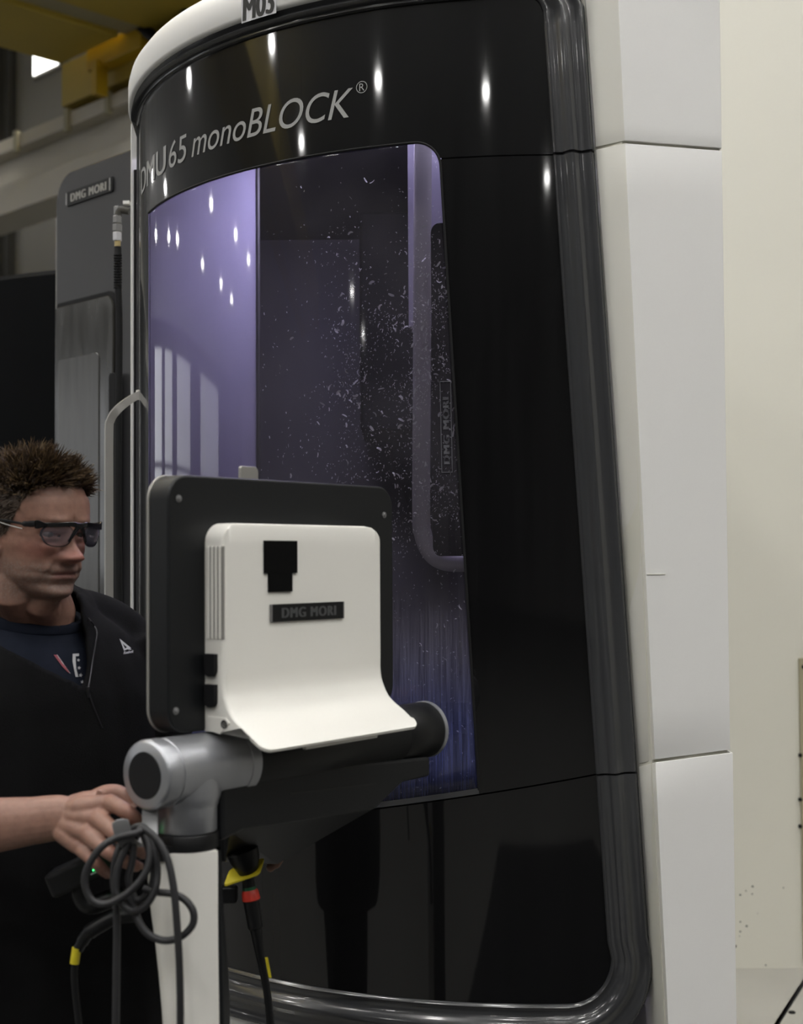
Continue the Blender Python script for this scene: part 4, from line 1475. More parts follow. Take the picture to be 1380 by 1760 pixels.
for k in range(13):
    pr += [(0.022 + k * 0.0075, 0.0115), (0.0255 + k * 0.0075, 0.0115), (0.0258 + k * 0.0075, 0.008), (0.029 + k * 0.0075, 0.008)]
pr += [(0.125, 0.009)]
obj('bend_sleeve', *lathe_vf(hx_(202.5, 424), -EZ, pr, 16), M_rubber, hs_, angle=30)
obj('hose_line', *tube_vf(spline([hx_(203, 490), hx_(205, 560), hx_(204, 700), hx_(203, 850), hx_(204, 1000), hx_(206, 1200), hx_(206, 1500)], 6), 0.0095, 12), M_rubber, hs_)

# ================================================================== CREAM CABINET AT THE RIGHT
M_cream2 = bpy.data.materials.new('cream_panel_spattered')
M_cream2.use_nodes = True
N, L = nodes_of(M_cream2)
b = N['Principled BSDF']
b.inputs['Roughness'].default_value = 0.5
geo = N.new('ShaderNodeNewGeometry')
sp = N.new('ShaderNodeSeparateXYZ')
L.new(geo.outputs['Position'], sp.inputs[0])
vz = N.new('ShaderNodeTexVoronoi')
vz.inputs['Scale'].default_value = 42
L.new(geo.outputs['Position'], vz.inputs['Vector'])
nz = N.new('ShaderNodeTexNoise')
nz.inputs['Scale'].default_value = 5
L.new(geo.outputs['Position'], nz.inputs['Vector'])


def mth(op, a, bb, clamp=False):
    m_ = N.new('ShaderNodeMath')
    m_.operation = op
    m_.use_clamp = clamp
    for i_, x_ in enumerate((a, bb)):
        if isinstance(x_, (int, float)):
            m_.inputs[i_].default_value = x_
        else:
            L.new(x_, m_.inputs[i_])
    return m_.outputs[0]


sepc = N.new('ShaderNodeSeparateColor')
L.new(vz.outputs['Color'], sepc.inputs[0])
rad = mth('MULTIPLY', mth('POWER', sepc.outputs[0], 3.5), 0.30)
spot = mth('LESS_THAN', vz.outputs['Distance'], rad)
zone = mth('MULTIPLY', mth('LESS_THAN', sp.outputs['Z'], 0.46), mth('LESS_THAN', sp.outputs['X'], 1.45))
zone = mth('MULTIPLY', zone, mth('GREATER_THAN', nz.outputs['Fac'], 0.47))
fac = mth('MULTIPLY', spot, zone)
mxs = N.new('ShaderNodeMix')
mxs.data_type = 'RGBA'
mxs.inputs[6].default_value = (0.685, 0.67, 0.595, 1)
mxs.inputs[7].default_value = (0.06, 0.06, 0.05, 1)
L.new(fac, mxs.inputs[0])
L.new(mxs.outputs[2], b.inputs['Base Color'])

cY = at_z(1300, 1667, 0.0).y
cX0 = 0.95
M_plate = pbr('grey_plate', (0.36, 0.35, 0.315), 0.45, var=0.08, scale=4, bump=0.05, bscale=60)
jx = lambda y: jA.x + (jB.x - jA.x) * (y - jA.y) / (jB.y - jA.y)
cbn = thing('cream_cabinet', 'large plain cream machine cabinet with dirt specks at its foot, right edge', 'cabinet', (2.2, cY + 0.6, 0))
obj('cabinet_body', *wbox((cX0, cY, 0.0), (3.6, cY + 1.3, 5.2)), M_cream2, cbn, smooth=False, bevel=0.004)
for pl_ in ([(0.72, cY), (jx(cY) - 0.008, cY), (jx(3.6) - 0.008, 3.6), (0.72, 3.6)], [(jx(cY) + 0.008, cY), (3.5, cY), (3.5, 3.6), (jx(3.6) + 0.008, 3.6)]):
    obj('base_plate', *prism_vf([Vector((x, y, 0.0)) for x, y in pl_], [Vector((x, y, 0.006)) for x, y in pl_]), M_plate, cbn, smooth=False, bevel=0.002)
obj('plate_joint', *box_vf(jA, jd, jn, EZ, (-0.9, -0.008, 0.0), (1.2, 0.008, 0.001)), M_rubber, cbn, smooth=False)
ra, rb2 = at_y(1372, 1131, cY), at_y(1373, 1640, cY)
obj('access_cover', *wbox((ra.x + 0.018, cY - 0.006, rb2.z), (ra.x + 0.75, cY + 0.02, ra.z - 0.018)), M_white, cbn, smooth=False, bevel=0.002)
obj('cover_frame', *merge(wbox((ra.x, cY - 0.010, rb2.z - 0.018), (ra.x + 0.018, cY + 0.01, ra.z)), wbox((ra.x + 0.018, cY - 0.010, ra.z - 0.018), (ra.x + 0.77, cY + 0.01, ra.z))), M_post, cbn, smooth=False, bevel=0.002)
for y in (1146, 1298, 1374, 1420):
    P = at_y(1381 if y == 1146 else 1375, y, cY - 0.01)
    obj('screw', *lathe_vf(P, -EY, [(0, 0.008), (0.004, 0.008), (0.006, 0.004), (0.006, 0)], 12), M_rubber, cbn)

# ================================================================== THE OPERATOR
from mathutils.bvhtree import BVHTree

HB_ = math.radians(56)                                   # bearing of the face, towards +X from the camera
TB_ = math.radians(49)                                   # bearing of the chest
HO = at_y(55, 909, 2.35)                                 # eye level on the head's axis
hf = Vector((math.sin(HB_), -math.cos(HB_), 0))
hpitch = math.radians(-7)
hl = EZ.cross(hf).normalized()                           # his left
hfw = (hf * math.cos(hpitch) + EZ * math.sin(hpitch)).normalized()
hup = hfw.cross(hl).normalized()
HEAD = lambda x, y, z: HO + hl * x + hfw * y + hup * (z if z > 0 else z * 0.92)   # x to his left, y forward, z up

HS = 1.02
FZ = [(-0.124, 0.045), (-0.121, 0.064), (-0.117, 0.078), (-0.110, 0.0875), (-0.103, 0.0905), (-0.096, 0.0885), (-0.089, 0.0850), (-0.083, 0.0880), (-0.077, 0.0915),
      (-0.072, 0.0905), (-0.0695, 0.0885), (-0.067, 0.0915), (-0.061, 0.0945), (-0.054, 0.0920), (-0.047, 0.0905), (-0.03, 0.0885), (-0.01, 0.0875), (0.004, 0.0885), (0.014, 0.0940),
      (0.024, 0.0985), (0.034, 0.0975), (0.05, 0.0945), (0.066, 0.0890), (0.08, 0.0800), (0.094, 0.0650), (0.104, 0.050), (0.112, 0.033), (0.117, 0.015), (0.1185, 0.0)]
BZ = [(-0.124, 0.02), (-0.10, 0.045), (-0.08, 0.062), (-0.05, 0.080), (-0.02, 0.092), (0.02, 0.100), (0.05, 0.096), (0.08, 0.078), (0.10, 0.052), (0.112, 0.028), (0.1185, 0.0)]
WZ = [(-0.124, 0.018), (-0.118, 0.032), (-0.108, 0.044), (-0.096, 0.053), (-0.08, 0.0615), (-0.06, 0.0665), (-0.03, 0.0705), (-0.01, 0.0725), (0.02, 0.0755), (0.045, 0.0765), (0.065, 0.0720),
      (0.085, 0.0600), (0.10, 0.043), (0.112, 0.024), (0.117, 0.011), (0.1185, 0.0)]
NZ = [(-0.056, 0), (-0.0515, 0.004), (-0.049, 0.017), (-0.045, 0.0275), (-0.039, 0.0345), (-0.033, 0.0345), (-0.026, 0.0270), (-0.016, 0.0175), (-0.004, 0.0105), (0.006, 0.0065), (0.016, 0.002), (0.024, 0)]
NW = [(-0.055, 0.011), (-0.042, 0.0160), (-0.034, 0.0155), (-0.02, 0.0105), (-0.004, 0.0085), (0.01, 0.0090), (0.024, 0.011)]


def soften(P, sig, upto):
    """profile table resampled and smoothed, so the head shows no kinks"""
    g = np.linspace(P[0][0], P[-1][0], 700)
    v = np.interp(g, [a for a, b in P], [b for a, b in P])
    k = np.arange(-60, 61) * (g[1] - g[0])
    w = np.exp(-(k / sig) ** 2 / 2)
    w /= w.sum()
    sm = np.convolve(np.pad(v, 60, mode='reflect', reflect_type='odd'), w, mode='valid')
    m = smoothstep(upto - 0.01, upto, g)
    sm = sm * (1 - m) + v * m
    return list(zip(g.tolist(), sm.tolist()))


FZ, BZ, WZ, NZ = soften(FZ, 0.0016, 0.10), soften(BZ, 0.006, 0.095), soften(WZ, 0.006, 0.095), soften(NZ, 0.0015, 0.2)


def g2(x, z, x0, z0, sx, sz):
    return math.exp(-((x - x0) / sx) ** 2 - ((z - z0) / sz) ** 2)


def head_mesh():
    zs = np.concatenate([np.linspace(-0.124, 0.075, 170), np.linspace(0.075, 0.1185, 34)[1:]])
    nphi = 176
    rows = []
    for z in zs:
        f, b, s = interp(z, FZ), interp(z, BZ), interp(z, WZ)
        nn = 2.35 if z < 0.06 else 2.1
        row = []
        for k in range(nphi):
            ph = 2 * PI * (k / nphi)
            c, sn = math.cos(ph), math.sin(ph)
            # denser sampling at the face
            e = 2 / (nn if c > 0 else 2.0)
            x = s * math.copysign(abs(sn) ** e, sn)
            y = (f if c > 0 else b) * math.copysign(abs(c) ** e, c)
            ax = abs(x)
            if c > 0:
                fw = min(1, c * 2.2)
                dy = interp(z, NZ) * math.exp(-(ax / interp(z, NW)) ** 2.4)
                dy += 0.0125 * g2(ax, z, 0.0165, -0.0395, 0.0062, 0.0072)
                dy -= 0.0045 * g2(ax, z, 0.0070, -0.0500, 0.0035, 0.003)
                dy += 0.0045 * g2(ax, z, 0.030, 0.020, 0.020, 0.0075)          # brow ridge
                dy -= 0.0040 * g2(ax, z, 0.0, 0.020, 0.004, 0.008)               # frown
                dy -= 0.0125 * g2(ax, z, 0.031, 0.000, 0.0150, 0.0105)          # eye socket
                dy += 0.0105 * g2(ax, z, 0.031, 0.0046, 0.0150, 0.0042)         # upper lid
                dy += 0.0085 * g2(ax, z, 0.031, -0.0062, 0.0140, 0.0042)        # lower lid
                dy -= 0.0030 * g2(ax, z, 0.031, -0.0165, 0.012, 0.003)          # bag
                dy += 0.0050 * g2(ax, z, 0.044, -0.030, 0.016, 0.016)           # cheek
                # fold from nose to mouth corner
                t = (-0.038 - z) / 0.036
                if 0 < t < 1.1:
                    xf = 0.020 + 0.013 * t
                    dy -= 0.0032 * math.exp(-((ax - xf) / 0.0032) ** 2) * math.sin(PI * min(t / 1.1, 1))
                    dy += 0.0022 * math.exp(-((ax - xf - 0.007) / 0.006) ** 2) * math.sin(PI * min(t / 1.1, 1))
                # mouth line, drawn down at the corners
                zm = -0.0695 - 3.0 * ax * ax
                dy -= 0.0055 * math.exp(-((z - zm) / 0.0019) ** 2) * (1 - smoothstep(0.024, 0.031, ax))
                dy += 0.0020 * math.exp(-((z - zm - 0.0055) / 0.0035) ** 2) * (1 - smoothstep(0.014, 0.026, ax))
                dy += 0.0028 * math.exp(-((z - zm + 0.0060) / 0.0036) ** 2) * (1 - smoothstep(0.012, 0.024, ax))
                dy -= 0.0028 * g2(ax, z, 0.0, -0.0885, 0.018, 0.0035)
                dy += 0.0030 * g2(ax, z, 0.0, -0.1035, 0.016, 0.008)
                dy -= 0.0018 * g2(ax, z, 0.033, -0.082, 0.006, 0.012)
                y += dy * fw
                x += math.copysign(0.003 * g2(ax, z, 0.055, -0.080, 0.02, 0.016), x) * fw
                x += math.copysign(0.0025 * g2(ax, z, 0.06, -0.022, 0.02, 0.014), x)
                if z > 0.0:
                    x -= math.copysign(0.003 * g2(y, z, 0.055, 0.018, 0.02, 0.02), x)
            row.append(HEAD(x * HS, y * HS, z * HS))
        rows.append(row)
    V, fs = grid_vf(rows, close_v=True)
    fs.append(tuple(range(nphi))[::-1])
    return V, fs


def scalp(ph, z):
    f, b, s = interp(z, FZ), interp(z, BZ), interp(z, WZ)
    c, sn = math.cos(ph), math.sin(ph)
    e = 2 / (2.3 if c > 0 else 2.0)
    return s * math.copysign(abs(sn) ** e, sn) * HS, (f if c > 0 else b) * math.copysign(abs(c) ** e, c) * HS, z * HS


tf = Vector((math.sin(TB_), -math.cos(TB_), 0))
tl_ = EZ.cross(tf).normalized()
TO = at_y(56, 1050, 2.42)
TO.z = 0
BODY = lambda a, f, z: TO + tl_ * a + tf * f + EZ * z    # a to his left, f forward


def loft(secs, n=48, nn=2.4, cap=True):
    rows = []
    for z, cf, hw, hd in secs:
        row = []
        for k in range(n):
            t = 2 * PI * k / n
            c, s = math.cos(t), math.sin(t)
            row.append(BODY(hw * math.copysign(abs(s) ** (2 / nn), s), cf + hd * math.copysign(abs(c) ** (2 / nn), c), z))
        rows.append(row)
    V, fs = grid_vf(rows, close_v=True)
    if cap:
        fs.append(tuple(range(n))[::-1])
        fs.append(tuple(range(len(V) - n, len(V))))
    return V, fs


def ear(side):
    s = side
    c = Vector((0, 0, 0))
    pts = [(0.074, 0.008, 0.012), (0.082, 0.000, 0.026), (0.088, -0.012, 0.030), (0.092, -0.024, 0.020), (0.091, -0.027, 0.000), (0.084, -0.020, -0.018), (0.077, -0.008, -0.030), (0.073, 0.001, -0.030), (0.072, 0.004, -0.020)]
    P = [HEAD(s * x, y + 0.004, z - 0.012) for x, y, z in pts]
    rim = tube_vf(spline(P, 6), [0.0045] * 30 + [0.006] * 19, 10)
    rows = []
    for r in (0.0, 0.5, 1.0):
        rows.append([HEAD(s * (0.076 + 0.006 * r), -0.013 + 0.0155 * r * math.cos(t) - 0.002 , -0.012 + 0.024 * r * math.sin(t)) for t in [2 * PI * k / 16 for k in range(16)]])
    rows2 = [[p + hl * (s * -0.008) for p in row] for row in rows[::-1]]
    V, fs = grid_vf(rows + rows2, close_v=True)
    trag = tube_vf([HEAD(s * 0.074, 0.004, -0.006), HEAD(s * 0.079, 0.002, -0.014), HEAD(s * 0.074, 0.003, -0.022)], [0.003, 0.005, 0.003], 8)
    return [rim, (V, fs), trag]


def chain(pts, radii, n=14):
    P = spline(pts, 5)
    rr = np.interp(np.linspace(0, len(pts) - 1, len(P)), range(len(pts)), radii)
    # round end
    d = (P[-1] - P[-2]).normalized()
    r = rr[-1]
    P = P + [P[-1] + d * r * 0.5, P[-1] + d * r * 0.85, P[-1] + d * r]
    rr = list(rr) + [r * 0.86, r * 0.52, r * 0.1]
    return tube_vf(P, rr, n)


Yh = 0.0
A = lambda x, y, Y: at_y(x, y, Y + Yh)
parts = [head_mesh()] + ear(1) + ear(-1)
nb = BODY(0, 0.0, 1.47)
parts.append(tube_vf([HEAD(0, -0.022, 0.02), HEAD(0, -0.018, -0.05), HEAD(0, -0.006, -0.10), BODY(0, 0.015, 1.485), BODY(0, -0.005, 1.43), BODY(0, 0, 1.36)], [0.05, 0.060, 0.062, 0.063, 0.068, 0.07], 32, squash=1.05, up=hl))
for s in (1, -1):
    parts.append(tube_vf([HEAD(s * 0.040, 0.012, -0.075), HEAD(s * 0.034, 0.008, -0.118), BODY(s * 0.030, 0.025, 1.47)], [0.024, 0.034, 0.032], 16))
# soft under-chin and neck cords
parts.append(tube_vf([HEAD(0, 0.060, -0.108), HEAD(0, 0.035, -0.125), BODY(0, 0.045, 1.475)], [0.022, 0.033, 0.030], 20))
for s in (1, -1):
    parts.append(tube_vf([HEAD(s * 0.055, -0.02, -0.055), HEAD(s * 0.045, 0.012, -0.115), BODY(s * 0.018, 0.055, 1.445)], [0.006, 0.0085, 0.008], 12))
parts.append(loft([(0.92, 0, 0.15, 0.10), (1.1, 0.01, 0.155, 0.11), (1.3, 0.0, 0.16, 0.09), (1.38, 0.0, 0.14, 0.07), (1.42, 0.0, 0.10, 0.05), (1.44, 0, 0.06, 0.04)]))
# right arm, the one that reaches to the console
SHR = BODY(-0.19, -0.01, 1.415)
ELR = Vector((-0.775, 2.06, 1.165))
WRR = A(104, 1405, 2.035)
parts.append(tube_vf(spline([SHR, (SHR + ELR) / 2 + Vector((-0.01, 0.02, 0)), ELR], 5), list(np.linspace(0.055, 0.046, 11)), 20))
fore = [ELR, ELR.lerp(WRR, 0.3), ELR.lerp(WRR, 0.6), ELR.lerp(WRR, 0.85), WRR, A(132, 1408, 2.03)]
fu = (A(104, 1380, 2.03) - A(104, 1430, 2.03)).normalized()
parts.append(tube_vf(spline(fore, 4), list(np.interp(np.linspace(0, 5, 21), range(6), [0.046, 0.048, 0.041, 0.0345, 0.0325, 0.026])), 22, squash=0.82, up=fu))
mcp = {'i': (188, 1380, 2.008), 'm': (168, 1406, 1.998), 'r': (149, 1431, 1.997), 'p': (137, 1455, 2.005)}
for k, (wx, wy) in (('i', (108, 1393)), ('m', (104, 1400)), ('r', (100, 1408)), ('p', (98, 1417))):
    x, y, Y = mcp[k]
    parts.append(tube_vf(spline([A(wx, wy, 2.035), A((wx + x) / 2, (wy + y) / 2, 2.016), A(x, y, Y)], 5), list(np.interp(np.linspace(0, 1, 11), [0, 0.4, 1], [0.014, 0.0185, 0.0138])), 16, squash=0.9))
# flesh of the palm behind the knuckles
parts.append(tube_vf([A(104, 1406, 2.045), A(122, 1408, 2.048), A(140, 1412, 2.045), A(160, 1418, 2.042)], [0.016, 0.027, 0.030, 0.026], 18))
parts.append(tube_vf([A(125, 1392, 2.05), A(150, 1385, 2.045), A(175, 1375, 2.04)], [0.022, 0.022, 0.016], 16))
fingers = {
    'index': ([A(*mcp['i']), A(203, 1386, 1.986), A(219, 1396, 1.976), A(236, 1410, 1.985), A(247, 1421, 2.002)], [0.0135, 0.0118, 0.0112, 0.0096, 0.0086]),
    'middle': ([A(*mcp['m']), A(190, 1424, 1.972), A(211, 1440, 1.958), A(234, 1456, 1.972), A(248, 1467, 1.990)], [0.0138, 0.0120, 0.0116, 0.0100, 0.0088]),
    'ring': ([A(*mcp['r']), A(172, 1452, 1.972), A(192, 1467, 1.962), A(216, 1481, 1.978), A(234, 1489, 1.994)], [0.0132, 0.0112, 0.0110, 0.0096, 0.0085]),
    'little': ([A(*mcp['p']), A(152, 1471, 1.986), A(164, 1482, 1.980), A(176, 1494, 1.988), A(185, 1502, 2.000)], [0.0120, 0.0098, 0.0096, 0.0086, 0.0075]),
    'thumb': ([A(150, 1388, 2.055), A(172, 1370, 2.062), A(192, 1362, 2.060), A(211, 1366, 2.056), A(225, 1385, 2.052)], [0.017, 0.0150, 0.0125, 0.0112, 0.0095]),
}
for P, rr in fingers.values():
    parts.append(chain(P, rr))
for k, (x, y, Y) in mcp.items():      # knuckles
    c = A(x, y - 2, Y - 0.004)
    parts.append(lathe_vf(c - EX * 0.010, EX, [(0, 0.0), (0.002, 0.007), (0.010, 0.0118), (0.018, 0.007), (0.020, 0.0)], 12))
# left arm, behind the console
SHL = BODY(0.19, -0.01, 1.415)
ELL = BODY(0.27, 0.03, 1.13)
WRL = at_y(420, 1452, 2.52)
parts.append(tube_vf(spline([SHL, (SHL + ELL) / 2, ELL], 5), list(np.linspace(0.055, 0.046, 11)), 20))
parts.append(tube_vf(spline([ELL, ELL.lerp(WRL, 0.5), WRL], 5), list(np.linspace(0.045, 0.03, 11)), 20, squash=0.85))
for dx, dy, ln in ((0, 0, 1.0), (6, 8, 1.05), (4, 17, 1.0), (0, 26, 0.85)):
    b0 = at_y(428 + dx * 0.5, 1452 + dy * 0.6, 2.48)
    parts.append(tube_vf(spline([WRL, WRL.lerp(b0, 0.6), b0], 4), list(np.linspace(0.02, 0.011, 9)), 14))
    parts.append(chain([b0, b0 + Vector((0.03 * ln, -0.012, 0.004)), b0 + Vector((0.05 * ln, -0.03, -0.008)), b0 + Vector((0.05 * ln, -0.048, -0.014))], [0.011, 0.0098, 0.009, 0.0078]))
parts.append(chain([WRL, WRL + Vector((0.01, -0.02, 0.03)), WRL + Vector((0.035, -0.045, 0.04)), WRL + Vector((0.055, -0.06, 0.035))], [0.019, 0.015, 0.011, 0.009]))


def union(parts, voxel, smooth_it=2, fac=0.5):
    V, fs = merge(*parts)
    me = bpy.data.meshes.new('union')
    me.from_pydata([tuple(v) for v in V], [], fs)
    bm = bmesh.new()
    bm.from_mesh(me)
    bmesh.ops.recalc_face_normals(bm, faces=bm.faces)
    # every closed shell outward
    bm.to_mesh(me)
    bm.free()
    o = bpy.data.objects.new('union', me)
    COL.objects.link(o)
    md = o.modifiers.new('r', 'REMESH')
    md.mode = 'VOXEL'
    md.voxel_size = voxel
    if smooth_it:
        s = o.modifiers.new('s', 'SMOOTH')
        s.iterations = smooth_it
        s.factor = fac
    dg = bpy.context.evaluated_depsgraph_get()
    ev = o.evaluated_get(dg)
    m2 = bpy.data.meshes.new_from_object(ev, depsgraph=dg)
    bpy.data.objects.remove(o)
    bpy.data.meshes.remove(me)
    return m2


man = thing('person', 'man with short brown hair in black zip hoodie and safety glasses, at the console', 'person', BODY(0, 0, 0))


def put_mesh(name, me, mat, parent):
    me.name = name
    o = bpy.data.objects.new(name, me)
    me.transform(Matrix.Translation(-WLOC[parent.name]))
    me.materials.clear()
    me.materials.append(mat)
    me.polygons.foreach_set('use_smooth', [True] * len(me.polygons))
    link(o, parent, WLOC[parent.name].copy())
    return o


def mesh_np(me):
    a = np.empty(len(me.vertices) * 3, dtype=np.float32)
    me.vertices.foreach_get('co', a)
    return a.reshape(-1, 3)


bm_ = union(parts, 0.0023, 3, 0.5)
W_ = mesh_np(bm_).astype(float)
# tint by place on the head (lips, stubble, scalp) and on the hand
d_ = W_ - np.array(HO)
hx_n, hy_n, hz_n = d_ @ np.array(hl) / HS, d_ @ np.array(hfw) / HS, (d_ @ np.array(hup)) / HS
col = np.tile(np.array([0.27, 0.150, 0.112]), (len(W_), 1))


def blend(mask, c):
    global col
    m = np.clip(mask, 0, 1)[:, None]
    col = col * (1 - m) + np.array(c) * m


hz_n = np.where(hz_n < 0, hz_n / 0.92, hz_n)
headm = ((np.abs(hx_n) < 0.11) & (np.abs(hy_n) < 0.135) & (hz_n > -0.16)).astype(float)
ax_ = np.abs(hx_n)
fr_m = headm * smoothstep(0.02, 0.06, hy_n)
gx = lambda x0, z0, sx, sz: np.exp(-((ax_ - x0) / sx) ** 2 - ((hz_n - z0) / sz) ** 2)
blend(headm * 0.55, (0.2479, 0.1307, 0.095))
blend(fr_m * 0.75 * gx(0.045, -0.028, 0.022, 0.018), (0.268, 0.1039, 0.081))
blend(fr_m * 0.75 * gx(0.0, -0.036, 0.022, 0.014), (0.2948, 0.1106, 0.0915))
blend(headm * 0.60 * smoothstep(-0.035, -0.068, hz_n) * smoothstep(-0.135, -0.115, hz_n) * smoothstep(-0.01, 0.02, hy_n), (0.1675, 0.1106, 0.088))
rn = rng.random(len(W_))
blend(headm * 0.30 * (rn > 0.75) * smoothstep(-0.045, -0.06, hz_n) * smoothstep(-0.13, -0.115, hz_n) * smoothstep(-0.01, 0.02, hy_n), (0.2814, 0.2546, 0.2392))
blend(headm * 0.4 * smoothstep(-0.11, -0.125, hz_n), (0.2211, 0.1273, 0.095))
zm_ = -0.0695 - 3.0 * ax_ ** 2
blend(fr_m * 0.75 * np.exp(-((hz_n - zm_ + 0.001) / 0.0065) ** 2) * (1 - smoothstep(0.017, 0.027, ax_)), (0.2211, 0.0838, 0.0738))
blend(fr_m * 0.85 * np.exp(-((hz_n - zm_) / 0.0017) ** 2) * (1 - smoothstep(0.022, 0.030, ax_)), (0.067, 0.0235, 0.0211))  # mouth crease: its shade is put into the skin tint
blend(fr_m * 0.5 * gx(0.031, 0.0, 0.016, 0.008), (0.1742, 0.0804, 0.0633))
blend(fr_m * 0.8 * gx(0.031, -0.001, 0.012, 0.0016), (0.0201, 0.0121, 0.0105))  # dark slit between the lids, painted in as shade
blend(fr_m * 0.45 * gx(0.030, 0.023, 0.019, 0.0035), (0.1072, 0.0603, 0.0422))
HL = [(0, 0.077), (25, 0.077), (45, 0.072), (57, 0.052), (66, 0.022), (74, -0.004), (84, -0.012), (92, -0.002), (105, 0.0), (118, -0.02), (140, -0.055), (180, -0.066)]
phd = np.degrees(np.arctan2(ax_ * 1.15, hy_n))
hlz = np.interp(phd, [a for a, b in HL], [b for a, b in HL])
blend(headm * smoothstep(-0.006, 0.004, hz_n - hlz) * (hz_n > -0.08) * (ax_ < 0.0775 + 0.0 * ax_), (0.0369, 0.0221, 0.0141))
# hand: redder knuckles and finger ends
pc = np.array(A(150, 1420, 2.0))
near = np.exp(-((np.linalg.norm(W_ - pc, axis=1)) / 0.16) ** 6)
for (x, y, Y) in list(mcp.values()):
    q = np.array(A(x, y, Y))
    blend(0.6 * np.exp(-(np.linalg.norm(W_ - q, axis=1) / 0.011) ** 2), (0.3015, 0.124, 0.0985))
for P, rr in fingers.values():
    for q in (P[2], P[-1]):
        blend(0.45 * np.exp(-(np.linalg.norm(W_ - np.array(q), axis=1) / 0.013) ** 2), (0.3015, 0.1206, 0.095))
# veins of the back of the hand pushed out a little
body_o = put_mesh('body', bm_, M_skin, man)
at = bm_.color_attributes.new('tint', 'FLOAT_COLOR', 'POINT')
at.data.foreach_set('color', np.concatenate([col, np.ones((len(col), 1))], axis=1).astype(np.float32).ravel())
# nails
nl = []
for k, (P, rr) in fingers.items():
    t = P[-1]
    d = (P[-1] - P[-2]).normalized()
    out = Vector((0.1, -0.8, 0.6)) if k != 'thumb' else Vector((0.4, -0.6, 0.7))
    out = (out - d * out.dot(d)).normalized()
    sd_ = d.cross(out)
    r = rr[-1]
    rows = [[t + d * (r * (0.75 - 1.2 * i / 4)) + out * (r * 0.97 * math.cos(a)) + sd_ * (r * 0.95 * math.sin(a)) for a in np.linspace(-0.75, 0.75, 7)] for i in range(5)]
    obj('nail', *grid_vf(rows), pbr('nail_' + k, (0.30, 0.18, 0.14), 0.3), man)

# eyes
for s in (1, -1):
    c = HEAD(s * 0.0315 * HS, 0.0692 * HS, -0.001)
    gz = (hfw * 1.0 + hl * 0.05 - hup * 0.12).normalized()
    e = obj('eye', *lathe_vf(c - gz * 0.0118, gz, [(0.0118 - 0.0118 * math.cos(PI * i / 14), 0.0118 * math.sin(PI * i / 14)) for i in range(15)], 20), pbr('eye_white', (0.17, 0.14, 0.13), 0.2) if s == 1 else MATS['eye_white'], man)
    obj('iris', *lathe_vf(c + gz * 0.0108, gz, [(0, 0.0056), (0.0008, 0.0052), (0.0011, 0.003), (0.0012, 0)], 16), pbr('iris_dark', (0.035, 0.03, 0.025), 0.2) if s == 1 else MATS['iris_dark'], e)

# hair: spiky tufts on the scalp
hv, hfc, hcol = [], [], []
random.seed(11)
cnt = 0
while cnt < 8000:
    z = random.uniform(-0.066, 0.118)
    ph = random.uniform(-PI, PI)
    deg = abs(math.degrees(ph))
    x, y, zz = scalp(ph, z)
    dg_ = math.degrees(math.atan2(abs(x) * 1.15, y))
    if z < interp(dg_, HL) + random.uniform(-0.002, 0.003):
        continue
    if abs(x) > 0.064 and -0.03 < y < 0.006 and z < 0.018:
        continue
    rad = math.hypot(x, y)
    if random.random() > 0.25 + rad / 0.1:
        continue
    x2, y2, z2 = scalp(ph + 0.01, z)
    x3, y3, z3 = scalp(ph, min(z + 0.002, 0.118))
    nv = Vector((x2 - x, y2 - y, 0)).cross(Vector((x3 - x, y3 - y, max(z3 - zz, 1e-4))))
    if nv.length < 1e-12:
        nv = Vector((0, 0, 1))
    nv.normalize()
    if nv.dot(Vector((x, y, zz + 0.02))) < 0:
        nv = -nv
    top = smoothstep(0.045, 0.085, z)
    front = smoothstep(0.02, 0.06, y)
    comb = Vector((0.25 * math.copysign(1, x) * random.random(), 0.55 + 0.35 * front, 0.35)) * top + Vector((0, -0.45, -0.75)) * (1 - top)
    rnd = Vector((random.gauss(0, 1), random.gauss(0, 1), random.gauss(0, 1))) * 0.6 + mnoise.noise_vector(Vector((x, y, zz)) * 75) * 2.6
    d = (nv * (0.50 + 0.20 * top) + comb * (0.75 + 0.3 * front * top) + rnd * 0.30).normalized()
    ln = (0.010 + 0.022 * top) * random.uniform(0.7, 1.25)
    w = random.uniform(0.0007, 0.0013)
    bend = (comb * 0.5 + rnd * 0.2 - Vector((0, 0, 0.15)))
    base = Vector((x, y, zz)) - nv * 0.002
    P = [base, base + d * ln * 0.5, base + d * ln * 0.8 + bend * ln * 0.1, base + d * ln + bend * ln * 0.25]
    P = [HEAD(*p) for p in P]
    v, f = tube_vf(P, [w, w * 0.9, w * 0.6, w * 0.1], 3, caps=False)
    m_ = len(hv)
    hv += v
    hfc += [tuple(i + m_ for i in q) for q in f]
    tip = random.random()
    c0_ = (0.030, 0.019, 0.012)
    c1_ = (0.17, 0.11, 0.05) if tip > 0.62 and top > 0.3 else (0.062, 0.040, 0.024)
    for q in range(4):
        t = q / 3
        hcol += [tuple(a_ * (1 - t) + b_ * t for a_, b_ in zip(c0_, c1_)) + (1,)] * 3
    cnt += 1
ho = obj('hair', hv, hfc, M_hair, man, angle=180, label='short brown spiky hair')
ho['kind'] = 'stuff'
at = ho.data.color_attributes.new('tint', 'FLOAT_COLOR', 'POINT')
at.data.foreach_set('color', np.array(hcol, dtype=np.float32).ravel())

